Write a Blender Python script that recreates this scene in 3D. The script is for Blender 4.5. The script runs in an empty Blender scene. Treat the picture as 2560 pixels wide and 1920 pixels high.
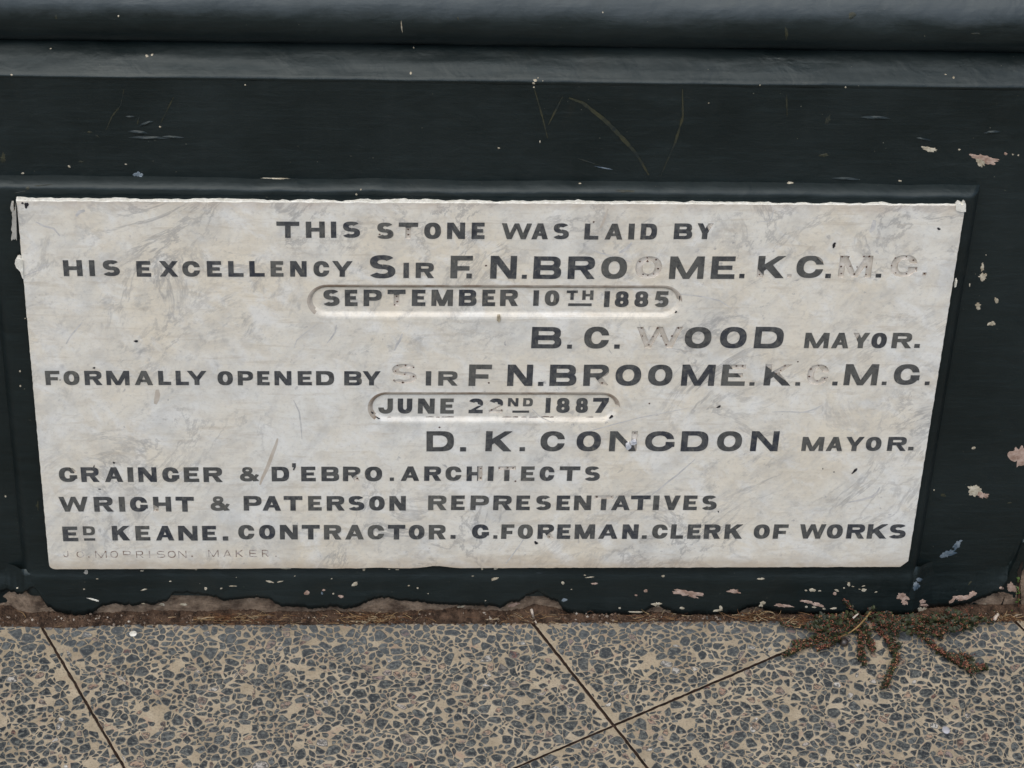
import bpy, bmesh, math, random
from mathutils import Vector, Matrix, noise
from mathutils.geometry import delaunay_2d_cdt
from mathutils.bvhtree import BVHTree

random.seed(7)
SC = bpy.context.scene
COL = SC.collection

# ------------------------------------------------------------------ camera
Z0 = 0.075                       # bottom edge of the stone above the pavement
FPX = 6844.0                     # focal length in photo pixels (2560 wide)
CAM = Vector((0.32092402, -2.16905375, 1.88577915 + Z0))
RW = Matrix(((0.9984420797, -0.0438880681, 0.0344565078),
             (0.0009537362, -0.6040090450, -0.7969768905),
             (0.0557898184, 0.7957681264, -0.6030261894)))   # rows: camera right, down, forward
cam_d = bpy.data.cameras.new("camera")
cam_d.sensor_width = 36.0
cam_d.lens = 36.0 * FPX / 2560.0
cam_d.clip_start = 0.05
cam_d.clip_end = 500
cam = bpy.data.objects.new("camera", cam_d)
COL.objects.link(cam)
cam.matrix_world = Matrix(((RW[0][0], -RW[1][0], -RW[2][0], CAM.x),
                           (RW[0][1], -RW[1][1], -RW[2][1], CAM.y),
                           (RW[0][2], -RW[1][2], -RW[2][2], CAM.z),
                           (0, 0, 0, 1)))
SC.camera = cam

# ------------------------------------------------------------------ light
SUN_EL, SUN_AZ = math.radians(62), math.radians(200)     # soft sun behind the photographer
world = bpy.data.worlds.new("World")
SC.world = world
world.use_nodes = True
wn = world.node_tree
bg = wn.nodes["Background"]
sky = wn.nodes.new("ShaderNodeTexSky")
sky.sky_type = 'NISHITA'
sky.sun_disc = False
sky.sun_elevation = SUN_EL
sky.sun_rotation = SUN_AZ
sky.dust_density = 3.0
sky.air_density = 1.0
sky.ozone_density = 1.0
wn.links.new(sky.outputs[0], bg.inputs[0])
bg.inputs[1].default_value = 0.15
sl = bpy.data.lights.new("sun", 'SUN')
sl.energy = 1.12
sl.angle = math.radians(70)
sl.color = (1.0, 0.97, 0.855)
sun = bpy.data.objects.new("sun", sl)
COL.objects.link(sun)
sd = Vector((math.sin(SUN_AZ) * math.cos(SUN_EL), math.cos(SUN_AZ) * math.cos(SUN_EL), math.sin(SUN_EL)))
sun.rotation_euler = (-sd).to_track_quat('-Z', 'Y').to_euler()
SC.view_settings.view_transform = 'Standard'
SC.view_settings.look = 'None'
SC.view_settings.exposure = 0.30
SC.view_settings.gamma = 1.0

# ------------------------------------------------------------------ helpers
def pdir(px, py):
    c = Vector(((px - 1280) / FPX, (py - 960) / FPX, 1.0))
    return (RW.transposed() @ c).normalized()

def on_y(px, py, y=0.0):
    d = pdir(px, py)
    return CAM + d * ((y - CAM.y) / d.y)

def on_z(px, py, z=0.0):
    d = pdir(px, py)
    return CAM + d * ((z - CAM.z) / d.z)

def link(name, mesh, mats=(), parent=None):
    o = bpy.data.objects.new(name, mesh)
    COL.objects.link(o)
    for m in mats:
        mesh.materials.append(m)
    if parent:
        o.parent = parent
    return o

def mesh_from(name, verts, faces, smooth=False):
    me = bpy.data.meshes.new(name)
    me.from_pydata([tuple(v) for v in verts], [], faces)
    me.update()
    if smooth:
        me.shade_smooth()
    return me

def empty(name, loc):
    o = bpy.data.objects.new(name, None)
    o.empty_display_size = 0.05
    COL.objects.link(o)
    o.location = loc
    return o

def tag(o, label=None, cat=None, group=None, kind=None):
    if label: o["label"] = label
    if cat: o["category"] = cat
    if group: o["group"] = group
    if kind: o["kind"] = kind
    return o

def keep_world(o, parent):
    """parent without moving: the parents here only have a translation"""
    o.parent = parent
    o.matrix_parent_inverse = Matrix.Translation(-parent.location)

def ns(x, y=0.0, z=0.0):
    return noise.noise(Vector((x, y, z)))

# ------------------------------------------------------------------ materials
class NT:
    def __init__(self, name):
        self.m = bpy.data.materials.new(name)
        self.m.use_nodes = True
        self.t = self.m.node_tree
        self.b = self.t.nodes["Principled BSDF"]
    def n(self, typ, ins=None, **kw):
        nd = self.t.nodes.new(typ)
        for k, v in kw.items():
            setattr(nd, k, v)
        for k, v in (ins or {}).items():
            if isinstance(v, bpy.types.NodeSocket):
                self.t.links.new(v, nd.inputs[k])
            else:
                nd.inputs[k].default_value = v
        return nd
    def tc(self, scale=(1, 1, 1), rot=(0, 0, 0), kind='Object'):
        c = self.n("ShaderNodeTexCoord")
        mp = self.n("ShaderNodeMapping", {0: c.outputs[kind], "Scale": scale, "Rotation": rot})
        return mp.outputs[0]
    def noise(self, vec, scale, detail=4, rough=0.55, dist=0.0):
        return self.n("ShaderNodeTexNoise", {"Vector": vec, "Scale": scale, "Detail": detail,
                                             "Roughness": rough, "Distortion": dist}).outputs[0]
    def ramp(self, fac, stops, interp='LINEAR'):
        r = self.n("ShaderNodeValToRGB", {0: fac})
        e = r.color_ramp
        e.interpolation = interp
        while len(e.elements) < len(stops):
            e.elements.new(0.5)
        for el, (p, c) in zip(e.elements, stops):
            el.position = p
            el.color = tuple(c) + (1,) if len(c) == 3 else c
        return r.outputs[0]
    def g(self, fac, a, b):
        return self.n("ShaderNodeMapRange", {0: fac, 1: a, 2: b}).outputs[0]
    def math(self, op, a, b=0.0):
        return self.n("ShaderNodeMath", {0: a, 1: b}, operation=op).outputs[0]
    def mix(self, fac, a, b, mode='MIX'):
        nd = self.n("ShaderNodeMix", data_type='RGBA', blend_type=mode)
        for sock, v in ((nd.inputs[0], fac), (nd.inputs[6], a), (nd.inputs[7], b)):
            if isinstance(v, bpy.types.NodeSocket):
                self.t.links.new(v, sock)
            else:
                sock.default_value = tuple(v) + (1,) if isinstance(v, tuple) and len(v) == 3 else v
        return nd.outputs[2]
    def bump(self, h, strength, dist):
        return self.n("ShaderNodeBump", {"Height": h, "Strength": strength, "Distance": dist}).outputs[0]
    def out(self, col=None, rough=None, normal=None, spec=None):
        for k, v in (("Base Color", col), ("Roughness", rough), ("Normal", normal), ("Specular IOR Level", spec)):
            if v is None: continue
            if isinstance(v, bpy.types.NodeSocket):
                self.t.links.new(v, self.b.inputs[k])
            else:
                self.b.inputs[k].default_value = tuple(v) + (1,) if isinstance(v, tuple) else v
        return self.m

def mat_paint(sky_sheen=0.0):
    t = NT("sky_sheen_dark_green_paint" if sky_sheen else "dark_green_paint")
    c = t.tc()
    strk = t.noise(t.tc((3, 3, 60)), 6, 5, 0.6)            # horizontal brush strokes
    blot = t.noise(c, 7, 5, 0.6)
    fine = t.noise(c, 90, 4, 0.6)
    lump = t.noise(t.tc((1, 1, 1.8)), 28, 3, 0.5, 0.4)
    col = t.mix(t.g(blot, .35, .7), (.0042, .0078, .0080), (.0098, .0150, .0152))
    col = t.mix(t.math('MULTIPLY', t.g(strk, .5, .75), .5), col, (.012, .020, .0215))
    dirt = t.g(t.noise(c, 11, 6, 0.7, .6), .58, .75)
    col = t.mix(t.math('MULTIPLY', dirt, .3), col, (.022, .020, .014))
    speck = t.math('GREATER_THAN', t.noise(c, 420, 1, .4), .82)
    col = t.mix(t.math('MULTIPLY', speck, .6), col, (.20, .20, .15))
    if sky_sheen:        # sky brightness painted into the colour of the roll's upward faces
        nz = t.n("ShaderNodeSeparateXYZ", {0: t.n("ShaderNodeNewGeometry").outputs["Normal"]}).outputs[2]
        k = t.g(t.math('ADD', nz, t.math('MULTIPLY', t.math('SUBTRACT', t.noise(c, 18, 6, .7), .5), .8)), .12, .55)
        col = t.mix(t.math('MULTIPLY', k, sky_sheen), col, (.046, .055, .060))
    drip = t.g(t.noise(t.tc((9, 9, 1.2)), 6, 5, .65), .56, .72)
    col = t.mix(t.math('MULTIPLY', drip, .30), col, (.016, .021, .021))
    t.b.inputs["Specular Tint"].default_value = (.84, .96, 1.0, 1)
    h = t.math('ADD', t.math('MULTIPLY', strk, .16), t.math('ADD', t.math('MULTIPLY', fine, .25), t.math('MULTIPLY', lump, 1.4)))
    r = t.n("ShaderNodeMapRange", {0: blot, 1: .3, 2: .7, 3: .36, 4: .54}).outputs[0]
    return t.out(col, r, t.bump(h, .5, .0022), .42)

def mat_marble():
    t = NT("veined_marble")
    c = t.tc()
    d = t.tc((1, 1, 1), (0, math.radians(-38), 0))
    def st(z, loc=(0, 0, 0), src=None):
        return t.n("ShaderNodeMapping", {0: src or d, "Scale": (1.0, 1.0, z), "Location": loc}).outputs[0]
    warm = t.g(t.noise(c, 6, 7, .68, .4), .38, .62)
    warm2 = t.g(t.noise(t.tc((1, 1, 1.6)), 30, 6, .7, .4), .46, .60)
    base = t.mix(warm, (.715, .71, .66), (.72, .665, .55))
    base = t.mix(t.math('MULTIPLY', warm2, .36), base, (.54, .495, .415))
    white = t.g(t.noise(st(1.5, (5, 1, 2)), 22, 6, .68, .5), .50, .64)
    base = t.mix(t.math('MULTIPLY', white, .65), base, (.775, .78, .75))
    cloud = t.g(t.noise(st(.6), 20, 8, .74, .5), .48, .64)
    base = t.mix(t.math('MULTIPLY', cloud, .34), base, (.37, .385, .39))
    sm = t.noise(st(.62, (3, 1, 2)), 58, 7, .74, .5)
    smg = t.math('MULTIPLY', t.g(sm, .55, .68), t.g(t.noise(c, 6.5, 4, .6), .45, .56))
    base = t.mix(t.math('MULTIPLY', smg, .50), base, (.20, .21, .225))
    sp2 = t.math('MULTIPLY', t.g(t.noise(c, 120, 3, .6, .4), .64, .72), t.g(t.noise(c, 8, 4, .6), .46, .6))
    base = t.mix(t.math('MULTIPLY', sp2, .6), base, (.24, .245, .265))
    v1 = t.noise(st(.6, (1, 4, 7)), 11, 7, .68, 1.0)
    vein = t.g(t.math('ABSOLUTE', t.math('SUBTRACT', v1, .5)), .026, 0.0)
    gate = t.g(t.noise(c, 5, 5, .65), .46, .60)
    base = t.mix(t.math('MULTIPLY', t.math('MULTIPLY', vein, gate), .6), base, (.25, .25, .25))
    hz = t.g(t.noise(t.tc((.5, 1, 4)), 34, 6, .7, .4), .54, .68)
    base = t.mix(t.math('MULTIPLY', hz, .38), base, (.44, .38, .295))
    pz = t.n("ShaderNodeSeparateXYZ", {0: c}).outputs[2]
    low = t.math('MULTIPLY', t.g(t.math('ADD', pz, t.math('MULTIPLY', t.math('SUBTRACT', t.noise(t.tc((1, 1, 2)), 20, 5, .65), .5), .05)), Z0 + .020, Z0 - .002), .7)
    base = t.mix(low, base, (.42, .34, .245))               # splash stain along the foot
    topd = t.math('MULTIPLY', t.g(t.math('ADD', pz, t.math('MULTIPLY', t.math('SUBTRACT', t.noise(c, 30, 5, .65), .5), .03)), Z0 + .447, Z0 + .462), .6)
    base = t.mix(topd, base, (.45, .37, .30))               # rust-brown line under the top edge
    fine = t.noise(c, 230, 4, .7)
    base = t.mix(t.math('MULTIPLY', t.g(fine, .52, .68), .30), base, (.38, .37, .35))
    pit = t.math('GREATER_THAN', t.noise(c, 330, 1, .4), .80)
    base = t.mix(t.math('MULTIPLY', pit, .5), base, (.85, .84, .78))
    pit2 = t.math('GREATER_THAN', t.noise(t.tc((1, 1, 1.4)), 240, 1, .4), .83)
    base = t.mix(t.math('MULTIPLY', pit2, .65), base, (.20, .14, .11))
    h = t.math('ADD', t.noise(c, 24, 4, .5), t.math('MULTIPLY', t.noise(t.tc((1, 1, 2)), 130, 4, .6), .22))
    return t.out(base, .5, t.bump(h, .35, .003), .4)

def mat_simple(name, a, b, scale=30, rough=.8, bump=.4, dist=.001, spec=.3, stretch=(1, 1, 1), lo=.35, hi=.65):
    t = NT(name)
    c = t.tc(stretch)
    f = t.noise(c, scale, 6, .65)
    col = t.mix(t.g(f, lo, hi), a, b)
    return t.out(col, rough, t.bump(t.noise(c, scale * 3, 5, .65), bump, dist), spec)

def mat_lead():
    t = NT("weathered_lead")
    c = t.tc()
    gi = t.n("ShaderNodeNewGeometry").outputs["Random Per Island"]
    f = t.noise(c, 95, 5, .72, .8)
    f2 = t.noise(t.tc((1, 1, .4)), 240, 4, .7)
    old = t.ramp(gi, [(0, (.026, .031, .044)), (.35, (.044, .048, .054)), (.75, (.066, .068, .066)), (1, (.105, .105, .095))])
    col = t.mix(t.math('MULTIPLY', t.g(f, .42, .60), .65), old, (.120, .122, .115))
    f3 = t.noise(c, 130, 4, .7, .5)
    col = t.mix(t.math('MULTIPLY', t.g(f3, .53, .66), .7), col, (.022, .024, .030))
    col = t.mix(t.math('MULTIPLY', t.g(f2, .58, .74), .7), col, (.21, .20, .165))
    sp = t.math('GREATER_THAN', t.noise(c, 520, 1, .4), .80)
    col = t.mix(t.math('MULTIPLY', sp, .6), col, (.34, .30, .23))
    return t.out(col, .55, t.bump(f2, .5, .0006), .4)

def mat_island(name, stops, rough=.6, mot=.35, dark=(.03, .03, .03), sc=140, bump=.3, spec=.35, dist=.0008):
    t = NT(name)
    gi = t.n("ShaderNodeNewGeometry").outputs["Random Per Island"]
    col = t.ramp(gi, stops, 'LINEAR')
    c = t.tc()
    f = t.noise(c, sc, 4, .65)
    col = t.mix(t.math('MULTIPLY', t.g(f, .42, .66), mot), col, dark)
    return t.out(col, rough, t.bump(f, bump, dist), spec)

M_PAINT = mat_paint()
M_PAINT_SHEEN = mat_paint(.75)
M_MARBLE = mat_marble()
M_LEAD = mat_lead()
M_SOCKET = mat_simple("bare_letter_socket", (.45, .41, .345), (.66, .625, .57), 90, .8)
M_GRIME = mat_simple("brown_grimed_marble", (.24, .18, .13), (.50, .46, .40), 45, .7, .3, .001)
M_PEG = mat_simple("rusty_peg_hole", (.045, .022, .016), (.14, .075, .055), 80, .9)
M_EDGE = mat_simple("chalky_stone_edge", (.55, .535, .46), (.78, .77, .70), 160, .9, .6)
M_MORTARP = mat_simple("old_lime_smear", (.30, .29, .26), (.40, .39, .35), 90, .9, .5)
M_PLASTER = mat_simple("exposed_plaster", (.07, .048, .034), (.285, .215, .155), 55, .95, 1.0, .004)
M_CHIPC = mat_simple("cream_chip", (.26, .22, .15), (.54, .50, .40), 160, .9)
M_CHIPP = mat_simple("pinkish_chip", (.24, .155, .115), (.47, .36, .30), 130, .9)
M_CHIPB = mat_simple("bluish_smear", (.05, .08, .11), (.22, .26, .29), 60, .6, .3, .001, .4, (1, 1, 1), .4, .62)
M_OLIVE = mat_simple("olive_scuff", (.010, .0165, .0165), (.036, .037, .019), 70, .5, .3, .001, .4, (1, 1, 1), .38, .62)
M_DIRT = mat_simple("brown_dirt", (.022, .013, .008), (.125, .078, .05), 110, .95, 1.0, .004)
M_FIBRE = mat_island("dry_fibres", [(0, (.06, .026, .013)), (.55, (.17, .08, .035)), (.8, (.36, .24, .11)), (1, (.50, .42, .28))], .8, .3, (.03, .015, .008))
M_CRUMB = mat_island("dirt_crumbs", [(0, (.02, .012, .008)), (.55, (.08, .048, .03)), (.9, (.17, .12, .085)), (1, (.42, .38, .32))], .95, .3, (.02, .012, .008))
M_SLABM = None

def mat_mortar():
    t = NT("beige_slab_matrix")
    c = t.tc()
    oi = t.n("ShaderNodeObjectInfo").outputs["Random"]
    f = t.noise(c, 26, 6, .65, .4)
    col = t.mix(t.g(f, .36, .64), (.275, .224, .150), (.415, .350, .250))
    pink = t.g(t.noise(c, 55, 3, .5), .60, .70)
    col = t.mix(t.math('MULTIPLY', pink, .5), col, (.34, .215, .155))
    fine = t.noise(c, 420, 3, .6)
    col = t.mix(t.math('MULTIPLY', t.g(fine, .52, .64), .5), col, (.15, .125, .095))
    gi = t.g(t.noise(c, 3.2, 4, .6), .35, .7)
    col = t.mix(t.math('MULTIPLY', gi, .25), col, (.25, .235, .20))
    return t.out(col, .85, t.bump(t.math('ADD', f, fine), .5, .0012), .3)
M_MORTAR = mat_mortar()
def mat_stones():
    t = NT("bluestone_chips")
    gi = t.n("ShaderNodeNewGeometry").outputs["Random Per Island"]
    col = t.ramp(gi, [(0, (.026, .031, .034)), (.35, (.048, .054, .055)), (.70, (.078, .085, .083)), (.90, (.105, .115, .115)),
                      (.935, (.30, .20, .145)), (.962, (.36, .26, .18)), (.975, (.12, .035, .03)), (.985, (.40, .37, .33)), (1, (.55, .53, .48))], 'LINEAR')
    c = t.tc()
    f = t.noise(c, 210, 4, .75, .3)
    col = t.mix(t.math('MULTIPLY', t.g(f, .46, .54), .85), col, (.014, .018, .024))
    f2 = t.noise(c, 260, 4, .75)
    col = t.mix(t.math('MULTIPLY', t.g(f2, .52, .60), .65), col, (.190, .195, .170))
    f3 = t.math('GREATER_THAN', t.noise(c, 620, 1, .5), .77)
    col = t.mix(t.math('MULTIPLY', f3, .5), col, (.42, .40, .36))
    pos = t.n("ShaderNodeSeparateXYZ", {0: t.n("ShaderNodeNewGeometry").outputs["Position"]}).outputs[1]
    near_wall = t.math('MULTIPLY', t.g(t.math('ADD', pos, t.math('MULTIPLY', t.noise(c, 9, 4, .6), .10)), -.03, .05), .38)
    col = t.mix(near_wall, col, (.165, .185, .195))                # paler blue-grey towards the wall
    return t.out(col, .5, t.bump(f, .5, .0012), .45)
M_STONE = mat_stones()
M_RIM = mat_simple('dusty_chip_rim', (.060, .068, .068), (.165, .158, .135), 260, .75, .4, .001)
M_JOINT = mat_simple("dark_joint_fill", (.014, .011, .009), (.060, .036, .026), 90, .95, .8, .002)
M_LEAF = mat_island("weed_leaf", [(0, (.011, .017, .008)), (.6, (.024, .033, .013)), (1, (.050, .062, .020))], .55, .3, (.03, .015, .012), 200)
M_BUD = mat_island("weed_bud", [(0, (.075, .022, .016)), (.5, (.16, .052, .033)), (.85, (.26, .115, .062)), (1, (.40, .26, .12))], .6, .2, (.1, .03, .02), 200)
M_STEM = mat_simple("weed_stem", (.09, .030, .018), (.16, .065, .035), 60, .6)
M_STRAW = mat_simple("dry_straw", (.20, .12, .045), (.34, .23, .10), 90, .6)
M_SEED = mat_simple("dark_shell", (.012, .010, .009), (.05, .04, .035), 90, .28, .2, .0005, .5)
M_LEADW = mat_simple("torn_bright_lead", (.30, .33, .38), (.72, .73, .74), 110, .4, .6, .001, .6)
M_BONE = mat_simple("pale_splinter", (.40, .33, .26), (.62, .56, .48), 70, .8)

# ------------------------------------------------------------------ painted wall
TILT = -0.0058                     # the mouldings run slightly downhill to the right
YF, YB = 0.022, 0.009              # main face, face of the raised surround (stone front is y = 0)
wall = empty("painted_wall", (0.5, YF, 0))
tag(wall, "dark green painted masonry wall base with mouldings, framing the white stone", "wall")
WALL_BVH = []

def sweep(name, prof, x0, x1, nx, amp=0.0006, tilt=True, freq=14, mat=None, seed=0.0, smooth=True, edit=None):
    vs, fs = [], []
    n = len(prof)
    for i in range(nx + 1):
        x = x0 + (x1 - x0) * i / nx
        for j, (y, z) in enumerate(prof):
            dz = TILT * (x - 0.49) if tilt else 0.0
            a = amp * (ns(x * freq, j * .35 + seed, 1.3) + .6 * ns(x * freq * 3.1, j * .7 + seed, 4.1))
            b = amp * (ns(x * freq * .8, j * .35 + seed, 7.7) + .6 * ns(x * freq * 2.7, j * .7 + seed, 9.2))
            p = Vector((x, y + a, z + dz + b))
            if edit: p = edit(p, j)
            vs.append(p)
    for i in range(nx):
        for j in range(n - 1):
            fs.append((i * n + j, (i + 1) * n + j, (i + 1) * n + j + 1, i * n + j + 1))
    me = mesh_from(name, vs, fs, smooth)
    o = link(name, me, [mat or M_PAINT])
    keep_world(o, wall)
    WALL_BVH.append(BVHTree.FromPolygons([tuple(v) for v in vs], fs))
    return o

X0, X1 = -1.6, 2.7
zt = lambda px, py, y: on_y(px, py, y).z - TILT * (on_y(px, py, y).x - 0.49)
z_edge = zt(1280, 203, YF)          # front edge of the sloping ledge
LD = 0.034                           # depth of the ledge behind the main face
z_crease = zt(1280, 113, YF + LD)
TR = 0.036
ty = YF + LD + TR * math.cos(math.radians(61)) - .001
tz = z_crease + TR * math.sin(math.radians(61))
prof = []
for k in range(25):
    a = math.radians(-95 + 185 * k / 24)
    prof.append((ty - TR * math.cos(a), tz + TR * math.sin(a)))
prof += [(ty + .012, tz + TR + .004), (ty + .014, tz + TR + .03), (ty + .014, tz + TR + .6)]
sweep("torus_moulding", prof, X0, X1, 700, .0006, True, 26, mat=M_PAINT_SHEEN, seed=3)
# ledge: shallow cove rising back to the crease under the roll
prof = []
for k in range(15):
    u = k / 12
    prof.append((YF - .0008 + LD * u, z_edge + .0008 + (z_crease - z_edge) * (1 - max(0, 1 - u) ** 1.35)))
prof = [(YF - .0002, z_edge - .0030), (YF - .0012, z_edge - .0006)] + prof + [(YF + LD + .03, z_crease + .012)]
sweep("sloping_ledge", prof, X0, X1, 420, .0006, True, 12, seed=11)
# flat face between ledge and surround, down to the pavement outside the surround
prof = [(YF, -0.02 + (z_edge - .003 + .02) * k / 26) for k in range(27)]
sweep("wall_face", prof, X0, X1, 420, .0009, True, 9, seed=23)

# raised surround with chamfered top and sides
zb_top = Z0 + .45684 + .0125         # where the chamfer meets the wall face
sx0, sx1 = -0.032, on_y(2455, 470, YF).x - .001
def surround():
    W = .012                         # chamfer width
    nx, nz = 260, 110
    vs, fs, idx = [], [], {}
    ztop = zb_top
    zlo = 0.030
    xs = [sx0, sx0 + W * .35, sx0 + W * .7, sx0 + W] + [sx0 + W + (sx1 - sx0 - 2 * W) * i / nx for i in range(1, nx)] + [sx1 - W, sx1 - W * .7, sx1 - W * .35, sx1]
    zs = [zlo + (ztop - .0075 - zlo) * k / nz for k in range(nz + 1)] + [ztop - .0056, ztop - .0037, ztop - .0018, ztop]
    def dep(u):                      # 0 at the wall face .. 1 at full depth, rounded
        u = max(0, min(1, u))
        return math.sin(u * math.pi / 2) ** .9
    for i, x in enumerate(xs):
        for k, z in enumerate(zs):
            du = min((x - sx0) / W, (sx1 - x) / W)
            dz = (ztop - z) / .0075
            d = min(dep(du), dep(dz))
            y = YF - (YF - YB) * d - (0.0 if d > .02 else -.003)
            a = .0007 * (ns(x * 16, z * 16, 2.2) + .6 * ns(x * 50, z * 60, 5.2))
            zz = z + TILT * (x - .49)
            wob = .0016 * ns(x * 11, 0, 3.3) + .0010 * ns(x * 37, 0, 8.3)
            if k > nz - 2: zz += wob
            # slight outward step low down under the stone
            if z < .060: y -= .0028 * min(1, (.060 - z) / .004)
            vs.append(Vector((x, y + a, zz)))
    n = len(zs)
    for i in range(len(xs) - 1):
        for k in range(n - 1):
            fs.append((i * n + k, (i + 1) * n + k, (i + 1) * n + k + 1, i * n + k + 1))
    o = link("stone_surround", mesh_from("stone_surround", vs, fs, True), [M_PAINT])
    keep_world(o, wall)
    WALL_BVH.append(BVHTree.FromPolygons([tuple(v) for v in vs], fs))
surround()

# base course: paint skin with a ragged lower edge over bare plaster
RAG = [(-700, 1510), (-300, 1500), (-100, 1512), (0, 1497), (30, 1490), (55, 1488), (72, 1472), (85, 1470), (98, 1484), (115, 1515), (140, 1530), (190, 1538), (232, 1534), (250, 1517),
       (290, 1510), (330, 1514), (380, 1512), (420, 1500), (430, 1488), (460, 1483), (520, 1488), (560, 1503), (600, 1497), (650, 1495), (675, 1500),
       (700, 1516), (770, 1521), (830, 1519), (890, 1519), (912, 1508), (940, 1496), (970, 1494), (1004, 1503), (1060, 1508), (1110, 1512), (1160, 1513), (1250, 1519),
       (1275, 1508), (1300, 1503), (1320, 1488), (1345, 1482), (1370, 1497), (1396, 1506), (1408, 1528), (1430, 1536), (1500, 1538), (1600, 1538), (1628, 1520), (1645, 1512), (1662, 1526),
       (1700, 1537), (1840, 1537), (1868, 1520), (1895, 1516), (1915, 1526), (1960, 1533), (2040, 1538), (2140, 1540), (2300, 1540), (2420, 1527), (2470, 1508),
       (2505, 1490), (2522, 1470), (2532, 1440), (2545, 1415), (2552, 1395), (2562, 1372), (2600, 1380), (2640, 1470), (2760, 1515), (3200, 1500)]
YBASE = .0055
rag3 = [on_y(a, b, YBASE) for a, b in RAG]
def rag_z(x):
    for p, q in zip(rag3, rag3[1:]):
        if p.x <= x <= q.x:
            return p.z + (q.z - p.z) * (x - p.x) / (q.x - p.x)
    return .02
def base():
    # painted skin
    nx = 1500
    vs, fs = [], []
    ztop = 0.064
    XS = [X0 + (-.12 - X0) * i / 120 for i in range(120)] + [-.12 + 1.26 * i / 1700 for i in range(1700)] + [1.14 + (X1 - 1.14) * i / 120 for i in range(121)]
    nx = len(XS) - 1
    for i in range(nx + 1):
        x = XS[i]
        zr = max(.002, rag_z(x) + .0028 * ns(x * 90, 0, 2) + .0022 * ns(x * 260, 0, 5) + .0012 * ns(x * 700, 0, 8)) if -1.2 < x < 1.6 else .012 + .008 * ns(x * 12)
        top = max(ztop, zr + .004)
        outside = max(0, x - (sx1 - .004), (sx0 + .004) - x)
        yo = min(.010, outside * .45)
        for k in range(9):
            u = k / 8
            z = zr + (top - zr) * u
            lift = (-.0011 * ns(x * 40, 2.2) + .0004) * max(0, 1 - (z - zr) / .005)
            y = YBASE + .004 * min(1, z / ztop) * u + yo + lift + .0008 * (ns(x * 18, z * 20, 4) + .7 * ns(x * 60, z * 60, 6))
            if outside > 0: y += (YF + .0006 - .0046 * max(0, min(1, (x - 1.015) / .012, (1.10 - x) / .012)) - y) * min(1, outside / .022) * u * u * (3 - 2 * u)
            if k == 8: y = max(y, YB + .004)
            vs.append(Vector((x, y, z)))
        vs.append(Vector((x, YBASE + .0030 + yo, zr + .0005)))   # underside of the skin
    n = 10
    for i in range(nx):
        for k in range(8):
            fs.append((i * n + k, (i + 1) * n + k, (i + 1) * n + k + 1, i * n + k + 1))
        fs.append((i * n + 9, (i + 1) * n + 9, (i + 1) * n, i * n))
    o = link("base_course", mesh_from("base_course", vs, fs, True), [M_PAINT])
    keep_world(o, wall)
    WALL_BVH.append(BVHTree.FromPolygons([tuple(v) for v in vs], fs))
    # bare plaster behind it
    vs, fs = [], []
    nx = 900
    zs = [-.01, .0, .006, .012, .018, .024, .030, .036, .042, .05, .06, .075, .09, .11, .14]
    for i in range(nx + 1):
        x = X0 + (X1 - X0) * i / nx
        for z in zs:
            y = YBASE + .0055 + min(.010, max(0, x - (sx1 - .004), (sx0 + .004) - x) * .5) + .0022 * ns(x * 30, z * 40, 1) + .0012 * ns(x * 110, z * 120, 3)
            pass   # hollow by the broken corner
            outside = max(0, x - (sx1 - .004), (sx0 + .004) - x)
            if outside > 0 and not 1.03 < x < 1.085:
                u = max(0, min(1, z / .064))
                y += (YF + .005 - y) * min(1, outside / .022) * u * u * (3 - 2 * u)
            if z > (.105 if 1.035 < x < 1.085 else .055): y = max(y, YF + .004)
            elif 1.035 < x < 1.085: y = min(y, YF - .002)
            vs.append(Vector((x, y, z)))
    n = len(zs)
    for i in range(nx):
        for k in range(n - 1):
            fs.append((i * n + k, (i + 1) * n + k, (i + 1) * n + k + 1, i * n + k + 1))
    o = link("bare_plaster", mesh_from("bare_plaster", vs, fs, True), [M_PLASTER])
    tag(o, "brown bare plaster showing below the ragged paint edge")
    keep_world(o, wall)
    WALL_BVH.append(BVHTree.FromPolygons([tuple(v) for v in vs], fs))
base()
# building mass behind the face
bm = bmesh.new()
bmesh.ops.create_cube(bm, size=1.0)
for v in bm.verts:
    v.co = Vector((X0 + .01 + (v.co.x + .5) * (X1 - X0 - .02), .13 + (v.co.y + .5) * .5, -.05 + (v.co.z + .5) * (tz + .66)))
me = bpy.data.meshes.new("wall_core"); bm.to_mesh(me); bm.free()
keep_world(link("wall_core", me, [M_PAINT]), wall)

def hit(px, py):
    d = pdir(px, py)
    best = None
    for t in WALL_BVH:
        r = t.ray_cast(CAM, d)
        if r[0] is not None and (best is None or r[3] < best[2]):
            nn = r[1] if r[1].dot(d) < 0 else -r[1]
            best = (r[0], nn, r[3])
    return best

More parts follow.
